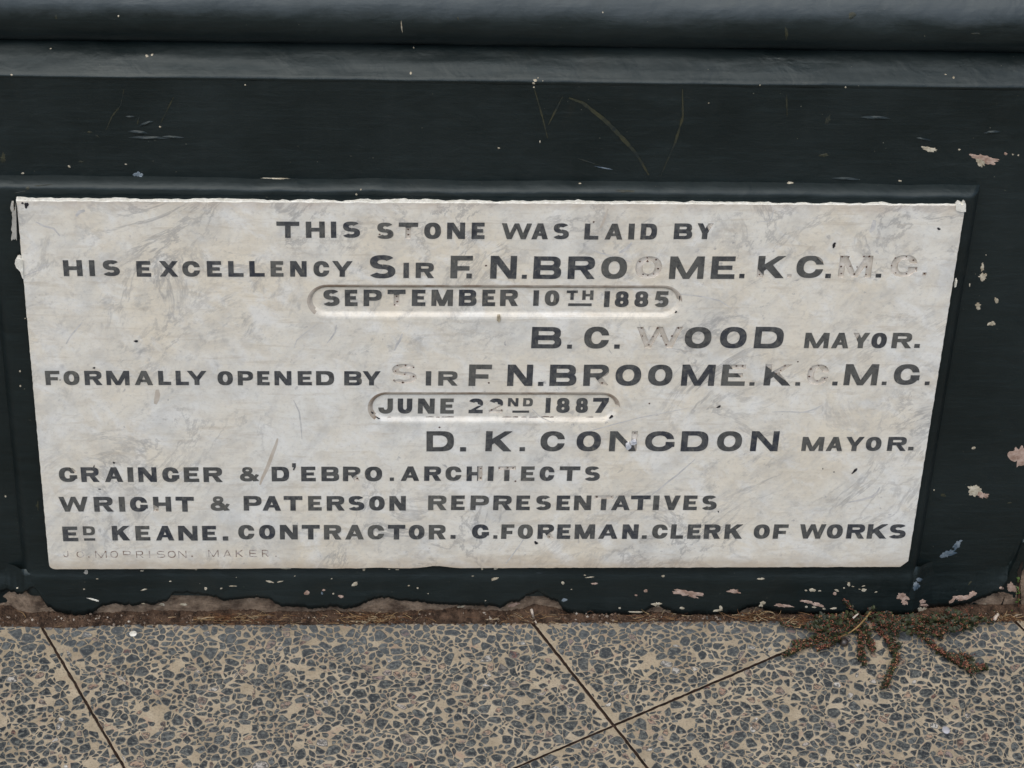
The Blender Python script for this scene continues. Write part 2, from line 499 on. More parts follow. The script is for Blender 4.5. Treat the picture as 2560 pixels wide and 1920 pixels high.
# ---- chips and scuffs of the paint
def chip_mesh(cx, cy, w, h, rot=0.0, jag=.35, off=.0004, npt=None, seed=0):
    """irregular flake outline on the wall surface; rings keep it on curved parts"""
    rnd = random.Random(seed * 131 + int(cx * 7 + cy))
    n = npt or (9 if max(w, h) < 14 else 38)
    ph = [rnd.uniform(0, 6.28) for _ in range(4)]
    ca, sa = math.cos(rot), math.sin(rot)
    vs, fs = [], []
    rings = (.0, .55, 1.0) if max(w, h) > 14 else (.0, 1.0)
    for ri, r in enumerate(rings):
        for k in range(1 if ri == 0 else n):
            a = 2 * math.pi * k / n
            q = 1 + jag * (.5 * math.sin(2 * a + ph[0]) + .4 * math.sin(3 * a + ph[1]) + .3 * math.sin(5 * a + ph[2]) + .3 * math.sin(9 * a + ph[3]) + rnd.uniform(-.5, .5))
            x, y = r * q * w / 2 * math.cos(a), r * q * h / 2 * math.sin(a)
            p = hit(cx + x * ca - y * sa, cy + x * sa + y * ca)
            if p is None: return None
            vs.append(p[0] + p[1] * (off if r < 1 else off * .3))
    for k in range(n):
        fs.append((0, 1 + k, 1 + (k + 1) % n))
        if len(rings) == 3:
            fs.append((1 + k, 1 + n + k, 1 + n + (k + 1) % n, 1 + (k + 1) % n))
    return vs, fs

def add_chip(cx, cy, w, h, mat, rot=0, jag=.35, name="paint_chip", seed=0, label=None):
    r = chip_mesh(cx, cy, w, h, rot, jag, seed=seed)
    if r is None: return
    o = link(name, mesh_from(name, *r), [mat])
    if label: o["label"] = label
    keep_world(o, wall)
    return o

C_, P_, B_ = M_CHIPC, M_CHIPP, M_CHIPB
CHIPS = [  # photo position, size, colour, tilt
    (2324, 373, 42, 10, C_, .15), (2463, 398, 62, 20, P_, .15), (2452, 404, 28, 20, C_, .8), (2398, 374, 6, 5, C_, 0), (2514, 384, 9, 7, P_, 0), (2532, 386, 5, 4, C_, 0), (2546, 388, 5, 4, C_, 0),
    (2384, 194, 6, 6, C_, 0), (2114, 218, 5, 5, C_, 0), (1900, 213, 4, 4, C_, 0), (367, 140, 8, 7, C_, 0), (380, 137, 6, 6, C_, 0), (400, 317, 6, 5, C_, 0), (57, 433, 7, 5, C_, 0),
    (613, 212, 4, 4, C_, 0), (690, 446, 70, 3.2, C_, .02), (29, 187, 5, 4, C_, 0), (1338, 201, 10, 6, C_, 0), (1334, 208, 7, 5, C_, 0), (1345, 195, 3, 3, C_, 0), (1347, 210, 3, 3, C_, 0), (1335, 218, 4, 4, C_, 0), (1357, 202, 2.5, 2.5, C_, 0),
    (1247, 370, 7, 4, C_, 0), (1350, 354, 2.5, 7, C_, 0), (1507, 31, 3, 5, C_, 0), (891, 486, 5, 5, C_, 0), (902, 474, 4, 4, C_, 0), (1027, 183, 6, 8, C_, .5), (1034, 119, 3, 4, C_, 0),
    (2456, 668, 8, 20, C_, 0), (2457, 692, 20, 17, C_, 0), (2445, 765, 14, 15, C_, 0), (2491, 751, 8, 16, C_, -.3), (2479, 809, 17, 11, C_, -.15), (2434, 1120, 10, 8, C_, -.4), (2424, 712, 3, 9, C_, .1),
    (2552, 1140, 46, 56, P_, 0), (2437, 1226, 34, 24, C_, .35), (2457, 1238, 26, 16, P_, .2), (2358, 1238, 14, 7, M_OLIVE, .1), (2393, 1362, 30, 12, B_, -.75), (2370, 1384, 34, 18, B_, -.35), (2335, 1225, 4, 4, C_, 0), (2524, 1257, 12, 4, M_OLIVE, -.1),
    (1902, 1447, 18, 5, C_, 0), (2122, 1460, 9, 11, C_, 0), (2132, 1466, 7, 3, C_, 0), (2159, 1465, 10, 3, C_, -.15), (2159, 1475, 11, 7, C_, 0), (2149, 1473, 6, 2.5, C_, 0), (2190, 1480, 9, 3, C_, -.15), (2031, 1475, 15, 9, C_, 0), (2015, 1476, 6, 4, C_, 0),
    (2049, 1477, 7, 4, C_, 0), (2092, 1476, 12, 6, C_, .4), (2087, 1484, 10, 8, P_, 0), (2110, 1470, 4, 5, C_, 0), (2256, 1492, 28, 18, P_, 0), (2261, 1505, 16, 13, P_, .3), (2298, 1449, 16, 9, B_, 0), (2290, 1465, 20, 16, B_, 1.2),
    (2405, 1494, 44, 13, P_, -.12), (2430, 1486, 20, 14, P_, -.5), (2380, 1502, 18, 8, P_, -.6), (2306, 1504, 17, 9, P_, -.3), (2311, 1513, 20, 7, P_, .1), (2308, 1525, 22, 15, C_, .2), (2357, 1532, 36, 20, P_, 0), (1958, 1514, 38, 9, P_, .12),
    (2018, 1504, 28, 8, P_, .1), (2045, 1512, 34, 7, P_, .25), (2035, 1518, 12, 5, C_, 0), (2016, 1517, 7, 5, C_, 0), (2060, 1522, 9, 4, C_, .1), (2084, 1521, 16, 5, C_, -.1), (1907, 1507, 14, 8, C_, -.3), (1902, 1515, 12, 8, C_, -.5),
    (2504, 1470, 12, 7, P_, 0), (2529, 1468, 22, 23, P_, 0), (2543, 1466, 6, 8, C_, 0), (2461, 1514, 14, 9, C_, -.2), (2447, 1520, 10, 9, C_, 0), (2425, 1457, 3, 14, M_OLIVE, .7),
    (1716, 1482, 66, 15, P_, .08), (1733, 1491, 26, 6, P_, .2), (1833, 1478, 28, 9, P_, -.1), (1848, 1482, 10, 4, P_, 0), (1614, 1477, 10, 8, P_, 0), (1590, 1488, 8, 4, P_, 0), (1486, 1459, 15, 5, P_, 0), (1407, 1457, 9, 8, C_, 0), (1411, 1500, 15, 8, B_, -.3), (1410, 1499, 8, 4, C_, -.3),
    (1475, 1443, 20, 3, C_, -.1), (1658, 1440, 9, 5, C_, -.2), (1705, 1520, 12, 6, C_, 0), (1592, 1530, 44, 4, C_, 0), (1549, 1520, 6, 5, C_, 0), (1642, 1511, 20, 11, C_, 0), (1802, 1519, 10, 10, C_, -.4), (1794, 1526, 26, 5, C_, -.1),
    (887, 1460, 16, 9, C_, -.7), (767, 1482, 14, 10, P_, 0), (809, 1475, 9, 5, P_, 0), (805, 1483, 5, 8, B_, 0), (852, 1491, 15, 6, P_, .2), (1237, 1447, 20, 6, C_, -.3), (677, 1454, 18, 3, C_, .35), (700, 1454, 16, 3, C_, -.25), (833, 1484, 5, 4, C_, 0), (1044, 1470, 5, 5, C_, 0), (1022, 1464, 5, 4, C_, 0),
    (1140, 1522, 36, 13, C_, -.25), (1283, 1512, 26, 8, P_, -.15), (215, 1430, 11, 11, M_MORTARP, 0), (234, 1499, 27, 5, M_EDGE, .25), (210, 1473, 5, 4, C_, 0), (360, 1474, 16, 3, C_, -.25), (358, 1509, 10, 3, C_, 0), (514, 1471, 7, 7, C_, 0), (553, 1471, 6, 4, C_, -.4), (582, 1465, 22, 2.5, C_, 0),
    (672, 1454, 14, 4, C_, .3), (43, 1470, 5, 4, C_, 0), (405, 1511, 14, 6, C_, 0), (459, 1511, 18, 6, C_, 0), (243, 1447, 7, 2.5, C_, 0), (355, 1427, 12, 2.5, C_, 0), (490, 1424, 6, 3, C_, 0), (715, 1421, 30, 2.5, C_, 0), (1240, 1421, 12, 6, C_, -.4), (1205, 1422, 6, 6, C_, 0), (910, 1424, 8, 6, C_, -1), (973, 1423, 5, 3, C_, 0), (993, 1424, 9, 3, C_, 0),
    (50, 928, 5, 5, C_, 0), (51, 965, 4, 6, C_, 0), (95, 1264, 4, 26, M_OLIVE, 0), (92, 1264, 6, 8, M_OLIVE, 0), (14, 1241, 4, 5, C_, 0), (75, 1050, 9, 4, M_OLIVE, .2), (63, 796, 3, 3, C_, 0),
    (346, 300, 3, 24, M_OLIVE, .3), (224, 330, 12, 4, M_OLIVE, .1), (243, 340, 9, 5, M_OLIVE, .5), (203, 404, 14, 4, M_OLIVE, .1), (173, 416, 8, 4, C_, .6), (69, 470, 10, 8, M_OLIVE, 0), (108, 463, 42, 3, M_OLIVE, -.08), (52, 480, 26, 4, M_OLIVE, -.2), (8, 395, 14, 22, M_OLIVE, 0),
    (1967, 262, 4, 56, M_OLIVE, 0), (1966, 84, 8, 28, M_OLIVE, 0), (2070, 300, 10, 26, M_OLIVE, .4), (2060, 388, 20, 9, M_OLIVE, 0), (2130, 38, 16, 18, M_OLIVE, 0), (296, 40, 4, 6, C_, 0), (140, 42, 6, 12, M_OLIVE, 0), (1004, 66, 3, 26, C_, -.12), (1145, 46, 4, 8, M_OLIVE, -.3), (2440, 84, 24, 4, M_OLIVE, 0),
    (1510, 420, 42, 3, B_, .2), (1470, 404, 60, 2, M_OLIVE, .3), (1560, 478, 40, 8, M_OLIVE, 0), (1975, 457, 14, 6, C_, 0), (2250, 452, 10, 5, C_, 0), (345, 436, 24, 12, B_, -.1),
]
CHIPS.sort(key=lambda c: -c[2] * c[3])
nfleck, rest = 0, ([], [])
for i, (x, y, w, h, m, r) in enumerate(CHIPS):
    if w * h <= 150 and m not in (B_, M_OLIVE):
        nfleck += 1
        if nfleck > 90:                                  # the tiniest flecks together
            c = chip_mesh(x, y, w, h, r, .22, seed=i)
            if c:
                b = len(rest[0]); rest[0].extend(c[0]); rest[1].extend(tuple(b + k for k in f) for f in c[1])
            continue
    big = w * h > 150
    add_chip(x, y, w, h, m, r, .34 if big else .22, seed=i,
             name="paint_smear" if m is B_ else ("scuff_mark" if m is M_OLIVE else ("bare_chip" if big else "paint_fleck")))

for i in range(18):                                     # scattered pin-head flecks, thicker low down
    x = random.uniform(0, 2560)
    y = random.choice((random.uniform(20, 480), random.uniform(1428, 1530), random.uniform(1440, 1535), random.uniform(1440, 1535)))
    if random.random() < .12: x, y = random.uniform(2440, 2560), random.uniform(480, 1450)
    q = random.uniform(1.6, 3.6)
    c = chip_mesh(x, y, q * random.uniform(1, 2.2), q, random.uniform(-.3, .3), .3, seed=i)
    if c:
        b = len(rest[0]); rest[0].extend(c[0]); rest[1].extend(tuple(b + k for k in f) for f in c[1])
o = link("paint_fleck", mesh_from("paint_fleck", *rest), [C_])
o["kind"] = "stuff"
keep_world(o, wall)

def ribbon(pts, w, mat, name="scuff_mark"):
    vs, fs = [], []
    dense = []
    for (a, b) in zip(pts, pts[1:]):
        for k in range(8):
            t = k / 8
            dense.append((a[0] + (b[0] - a[0]) * t, a[1] + (b[1] - a[1]) * t))
    dense.append(pts[-1])
    N = len(dense)
    for k, p in enumerate(dense):
        q = dense[min(N - 1, k + 1)]; o = dense[max(0, k - 1)]
        dx, dy = q[0] - o[0], q[1] - o[1]
        l = math.hypot(dx, dy) or 1
        ww = w * (.35 + .65 * math.sin(math.pi * (k + .5) / N)) * (.8 + .5 * ns(k * .6, w, 1.0))
        for s in (-1, 1):
            h = hit(p[0] - dy / l * ww / 2 * s, p[1] + dx / l * ww / 2 * s)
            vs.append(h[0] + h[1] * .0005)
    for k in range(N - 1):
        fs.append((2 * k, 2 * k + 1, 2 * k + 3, 2 * k + 2))
    o = link(name, mesh_from(name, vs, fs), [mat])
    keep_world(o, wall)
ribbon([(1422, 244), (1456, 256), (1511, 299), (1550, 338), (1589, 381), (1622, 437)], 13, M_OLIVE)
ribbon([(1706, 222), (1707, 292), (1687, 358), (1651, 440)], 7, M_OLIVE)
ribbon([(1336, 222), (1355, 288), (1369, 345)], 5, M_OLIVE)
ribbon([(1406, 241), (1371, 311)], 6, M_OLIVE)
ribbon([(310, 222), (302, 262), (280, 290), (265, 325)], 4, M_OLIVE)
ribbon([(434, 242), (402, 306)], 4, M_OLIVE)
M_GAP = mat_simple('dark_crack', (.006, .005, .004), (.03, .02, .015), 90, .9)
ribbon([(2556, 1404), (2549, 1425), (2546, 1460), (2548, 1500), (2552, 1540)], 13, M_GAP, 'corner_crack')
ribbon([(2511, 1492), (2504, 1512), (2500, 1530)], 5, M_GAP, 'corner_crack')

# wrinkled blisters in the paint
def blister(cx, cy, w, h, rot=0):
    n, rings = 26, 4
    vs, fs = [], []
    ca, sa = math.cos(rot), math.sin(rot)
    for r in range(rings + 1):
        u = r / rings
        for k in range(n):
            a = 2 * math.pi * k / n
            x, y = u * w / 2 * math.cos(a) * (1 + .15 * math.sin(3 * a)), u * h / 2 * math.sin(a)
            p = hit(cx + x * ca - y * sa, cy + x * sa + y * ca)
            vs.append(p[0] + p[1] * ((.0017 + .0012 * ns(x * .07, y * .2, cx)) * (1 - u * u) ** 1.3 - .0003))
    for r in range(rings):
        for k in range(n):
            fs.append((r * n + k, r * n + (k + 1) % n, (r + 1) * n + (k + 1) % n, (r + 1) * n + k))
    o = link("paint_blister", mesh_from("paint_blister", vs, fs, True), [M_PAINT])
    keep_world(o, wall)
for b in [(372, 345, 120, 10, .02), (345, 331, 60, 11, .1), (432, 343, 66, 8, .05), (325, 291, 26, 5, 0), (366, 309, 44, 10, -.3), (2190, 295, 90, 12, .05), (2115, 447, 80, 9, .05), (2310, 348, 44, 7, .2), (2480, 331, 50, 10, -.1)]:
    blister(*b)

# ------------------------------------------------------------------ glyphs (unit height, width w)
def rect(x0, y0, x1, y1): return [(x0, y0), (x1, y0), (x1, y1), (x0, y1)]
def diag(x0, y0, x1, y1, s): return [(x0 - s / 2, y0), (x0 + s / 2, y0), (x1 + s / 2, y1), (x1 - s / 2, y1)]
def sup(a, rx, ry, cx, cy, e=2.35):
    c, s = math.cos(a), math.sin(a)
    return (cx + rx * math.copysign(abs(c) ** (2 / e), c), cy + ry * math.copysign(abs(s) ** (2 / e), s))
def arc(cx, cy, rx, ry, s, hs, a0, a1, n=14, e=2.35):
    A = [math.radians(a0 + (a1 - a0) * k / n) for k in range(n + 1)]
    return [sup(a, rx, ry, cx, cy, e) for a in A] + [sup(a, max(.02, rx - s), max(.02, ry - hs), cx, cy, 2.1) for a in reversed(A)]
def clip(poly, a, b, c):
    """keep a*x+b*y>=c"""
    out = []
    for i, p in enumerate(poly):
        q = poly[(i + 1) % len(poly)]
        dp, dq = a * p[0] + b * p[1] - c, a * q[0] + b * q[1] - c
        if dp >= 0: out.append(p)
        if dp * dq < 0:
            t = dp / (dp - dq)
            out.append((p[0] + (q[0] - p[0]) * t, p[1] + (q[1] - p[1]) * t))
    return out
def bowl(x0, w, y0, y1, s, hs):
    r = min((w - x0) * .55, (y1 - y0) * .62)
    cy, ry = (y0 + y1) / 2, (y1 - y0) / 2
    return [rect(x0, y0, w - r + .001, y0 + hs), rect(x0, y1 - hs, w - r + .001, y1), arc(w - r, cy, r, ry, s, hs, -90, 90, 16, 2.6)]
def ring(cx, cy, rx, ry, s, hs):
    return [arc(cx, cy, rx, ry, s, hs, 0, 180, 18), arc(cx, cy, rx, ry, s, hs, 180, 360, 18)]

def glyph(ch, w, s, hs):
    m = w / 2
    if ch == 'T': return [rect(0, 1 - hs * 1.12, w, 1), rect(m - s / 2, 0, m + s / 2, 1 - hs * .5)]
    if ch == 'H': return [rect(0, 0, s, 1), rect(w - s, 0, w, 1), rect(s * .5, .5 - hs * .5, w - s * .5, .5 + hs * .5)]
    if ch in 'I1': return [rect(0, 0, w, 1)]
    if ch == 'L': return [rect(0, 0, s, 1), rect(s * .5, 0, w, hs)]
    if ch == 'E': return [rect(0, 0, s, 1), rect(s * .5, 0, w, hs), rect(s * .5, 1 - hs, w * .98, 1), rect(s * .5, .5 - hs * .45, w * .88, .5 + hs * .45)]
    if ch == 'F': return [rect(0, 0, s, 1), rect(s * .5, 1 - hs, w, 1), rect(s * .5, .44 - hs * .45, w * .86, .44 + hs * .5)]
    if ch == 'N': return [rect(0, 0, s * .92, 1), rect(w - s * .92, 0, w, 1), [(0, 1), (s * 1.15, 1), (w, 0), (w - s * 1.15, 0)]]
    if ch == 'M': return [rect(0, 0, s * .9, 1), rect(w - s * .9, 0, w, 1), [(0, 1), (s * 1.1, 1), (m + s * .45, .0), (m - s * .45, .0)], [(w, 1), (w - s * 1.1, 1), (m - s * .45, .0), (m + s * .45, .0)]]
    if ch == 'W':
        q = s * .92
        return [diag(w * .27, 0, q / 2, 1, q), diag(w * .27, 0, m, 1, q * .9), diag(w * .73, 0, m, 1, q * .9), diag(w * .73, 0, w - q / 2, 1, q)]
    if ch == 'V': return [diag(m, 0, s / 2, 1, s), diag(m, 0, w - s / 2, 1, s)]
    if ch == 'A': return [diag(s * .42, 0, m, 1, s * .95), diag(w - s * .5, 0, m + s * .05, 1, s * 1.0), rect(w * .24, .22, w * .76, .22 + hs * .72)]
    if ch == 'X': return [diag(s * .52, 0, w - s * .52, 1, s * 1.02), diag(w - s * .52, 0, s * .52, 1, s * 1.08)]
    if ch == 'Y': return [rect(m - s / 2, 0, m + s / 2, .46), diag(m, .36, s * .52, 1, s), diag(m, .36, w - s * .5, 1, s)]
    if ch == 'K': return [rect(0, 0, s, 1), [(s * .5, .22), (s * .5, .52), (w - s * 1.15, 1), (w, 1)], [(s * 1.05, .50), (s * 1.9, .70), (w, 0), (w - s * 1.25, 0)]]
    if ch == 'Z': return [rect(0, 1 - hs, w, 1), rect(0, 0, w, hs), diag(s * .6, hs * .5, w - s * .6, 1 - hs * .5, s * 1.15)]
    if ch in 'O0': return ring(m, .5, m, .5, s, hs)
    if ch in 'CG':
        up, lo = .61, .39
        g = [arc(m, .5, m, .5, s, hs, 90, 270, 20), clip(arc(m, .5, m, .5, s, hs, 0, 90, 14), 0, 1, up)]
        if ch == 'C':
            g.append(clip(arc(m, .5, m, .5, s, hs, -90, 0, 14), 0, -1, -lo))
        else:
            g.append(clip(arc(m, .5, m, .5, s, hs, -90, 0, 14), 0, -1, -.46))
            g.append(rect(w - s * 1.25, .22, w + s * .08, .46))
        return g
    if ch == 'D': return [rect(0, 0, s, 1), rect(s * .5, 0, w * .55, hs), rect(s * .5, 1 - hs, w * .55, 1), arc(w * .5, .5, w * .5, .5, s, hs, -90, 90, 22, 2.9)]
    if ch == 'P': return [rect(0, 0, s, 1)] + bowl(s * .5, w, .33, 1, s * .95, hs * .95)
    if ch == 'R': return [rect(0, 0, s, 1)] + bowl(s * .5, w * .985, .40, 1, s * .95, hs * .95) + [[(w * .42, .46), (w * .42 + s, .46), (w * 1.0, 0), (w * 1.0 - s * 1.12, 0)]]
    if ch == 'B': return [rect(0, 0, s, 1)] + bowl(s * .5, w * .965, .5 - hs * .35, 1, s * .95, hs * .9) + bowl(s * .5, w, 0, .5 + hs * .35, s, hs * .9)
    if ch == 'U': return [rect(0, .4, s, 1), rect(w - s, .4, w, 1), arc(m, .42, m, .42, s, hs * 1.1, 180, 360, 20)]
    if ch == 'J': return [rect(w - s, .38, w, 1), arc(m, .40, m, .40, s, hs * 1.1, 180, 360, 20)]
    if ch in 'S8':
        h = (1 + hs * .95) / 2
        k = .94
        if ch == '8':
            return ring(m, 1 - h / 2, m * .92, h / 2, s * .92, hs * .85) + ring(m, h / 2, m, h / 2, s, hs * .9)
        return [arc(m, 1 - h / 2, m * k, h / 2, s, hs * .95, 32, 180, 18, 2.5), arc(m, 1 - h / 2, m * k, h / 2, s, hs * .95, 180, 272, 12, 2.3),
                arc(m, h / 2, m, h / 2, s, hs * .95, 88, -90, 22, 2.3), arc(m, h / 2, m, h / 2, s, hs * .95, 270, 208, 10, 2.5)]
    if ch == '2': return [arc(m, .67, m, .33, s, hs, 158, -20, 22), rect(0, 0, w, hs), [(0, hs * .6), (s * .9, hs * .6), (w * .97, .55), (w * .62, .48)]]
    if ch == '5': return [rect(w * .12, 1 - hs, w * .94, 1), [(w * .12, 1), (w * .12 + s * .8, 1), (w * .08 + s * .8, .46), (w * .04, .46)], arc(m, .33, m, .33, s, hs, 150, -150, 30)]
    if ch == '7': return [rect(0, 1 - hs * 1.1, w, 1), [(w * .18, 0), (w * .18 + s * 1.15, 0), (w, 1 - hs), (w - s * 1.2, 1 - hs)]]
    if ch == '&':
        return ring(w * .40, .77, w * .27, .23, s * .62, hs * .72) + ring(w * .38, .29, w * .38, .29, s * .85, hs * .9) + \
            [[(w * .20, .66), (w * .20 + s * 1.0, .70), (w, .04), (w * .94 - s * .85, 0)], [(w * .66, .22), (w * .80, .12), (w, .44), (w * .84, .50)]]
    if ch == "'": return [rect(w * .1, .45, w * .95, 1), [(w * .5, .5), (w * .95, .5), (w * .55, .0), (w * .25, .05)]]
    if ch in '.-': return [rect(0, 0, w, 1)]
    return [rect(0, 0, w, 1)]

# ------------------------------------------------------------------ inscription, measured word by word
CR = {'A': (0, 480), 'B': (650, 500), 'C': (1250, 500), 'D': (1860, 480), 'E': (0, 900), 'F': (650, 900), 'G': (1250, 900), 'H': (1860, 900)}
SCL = 3.16
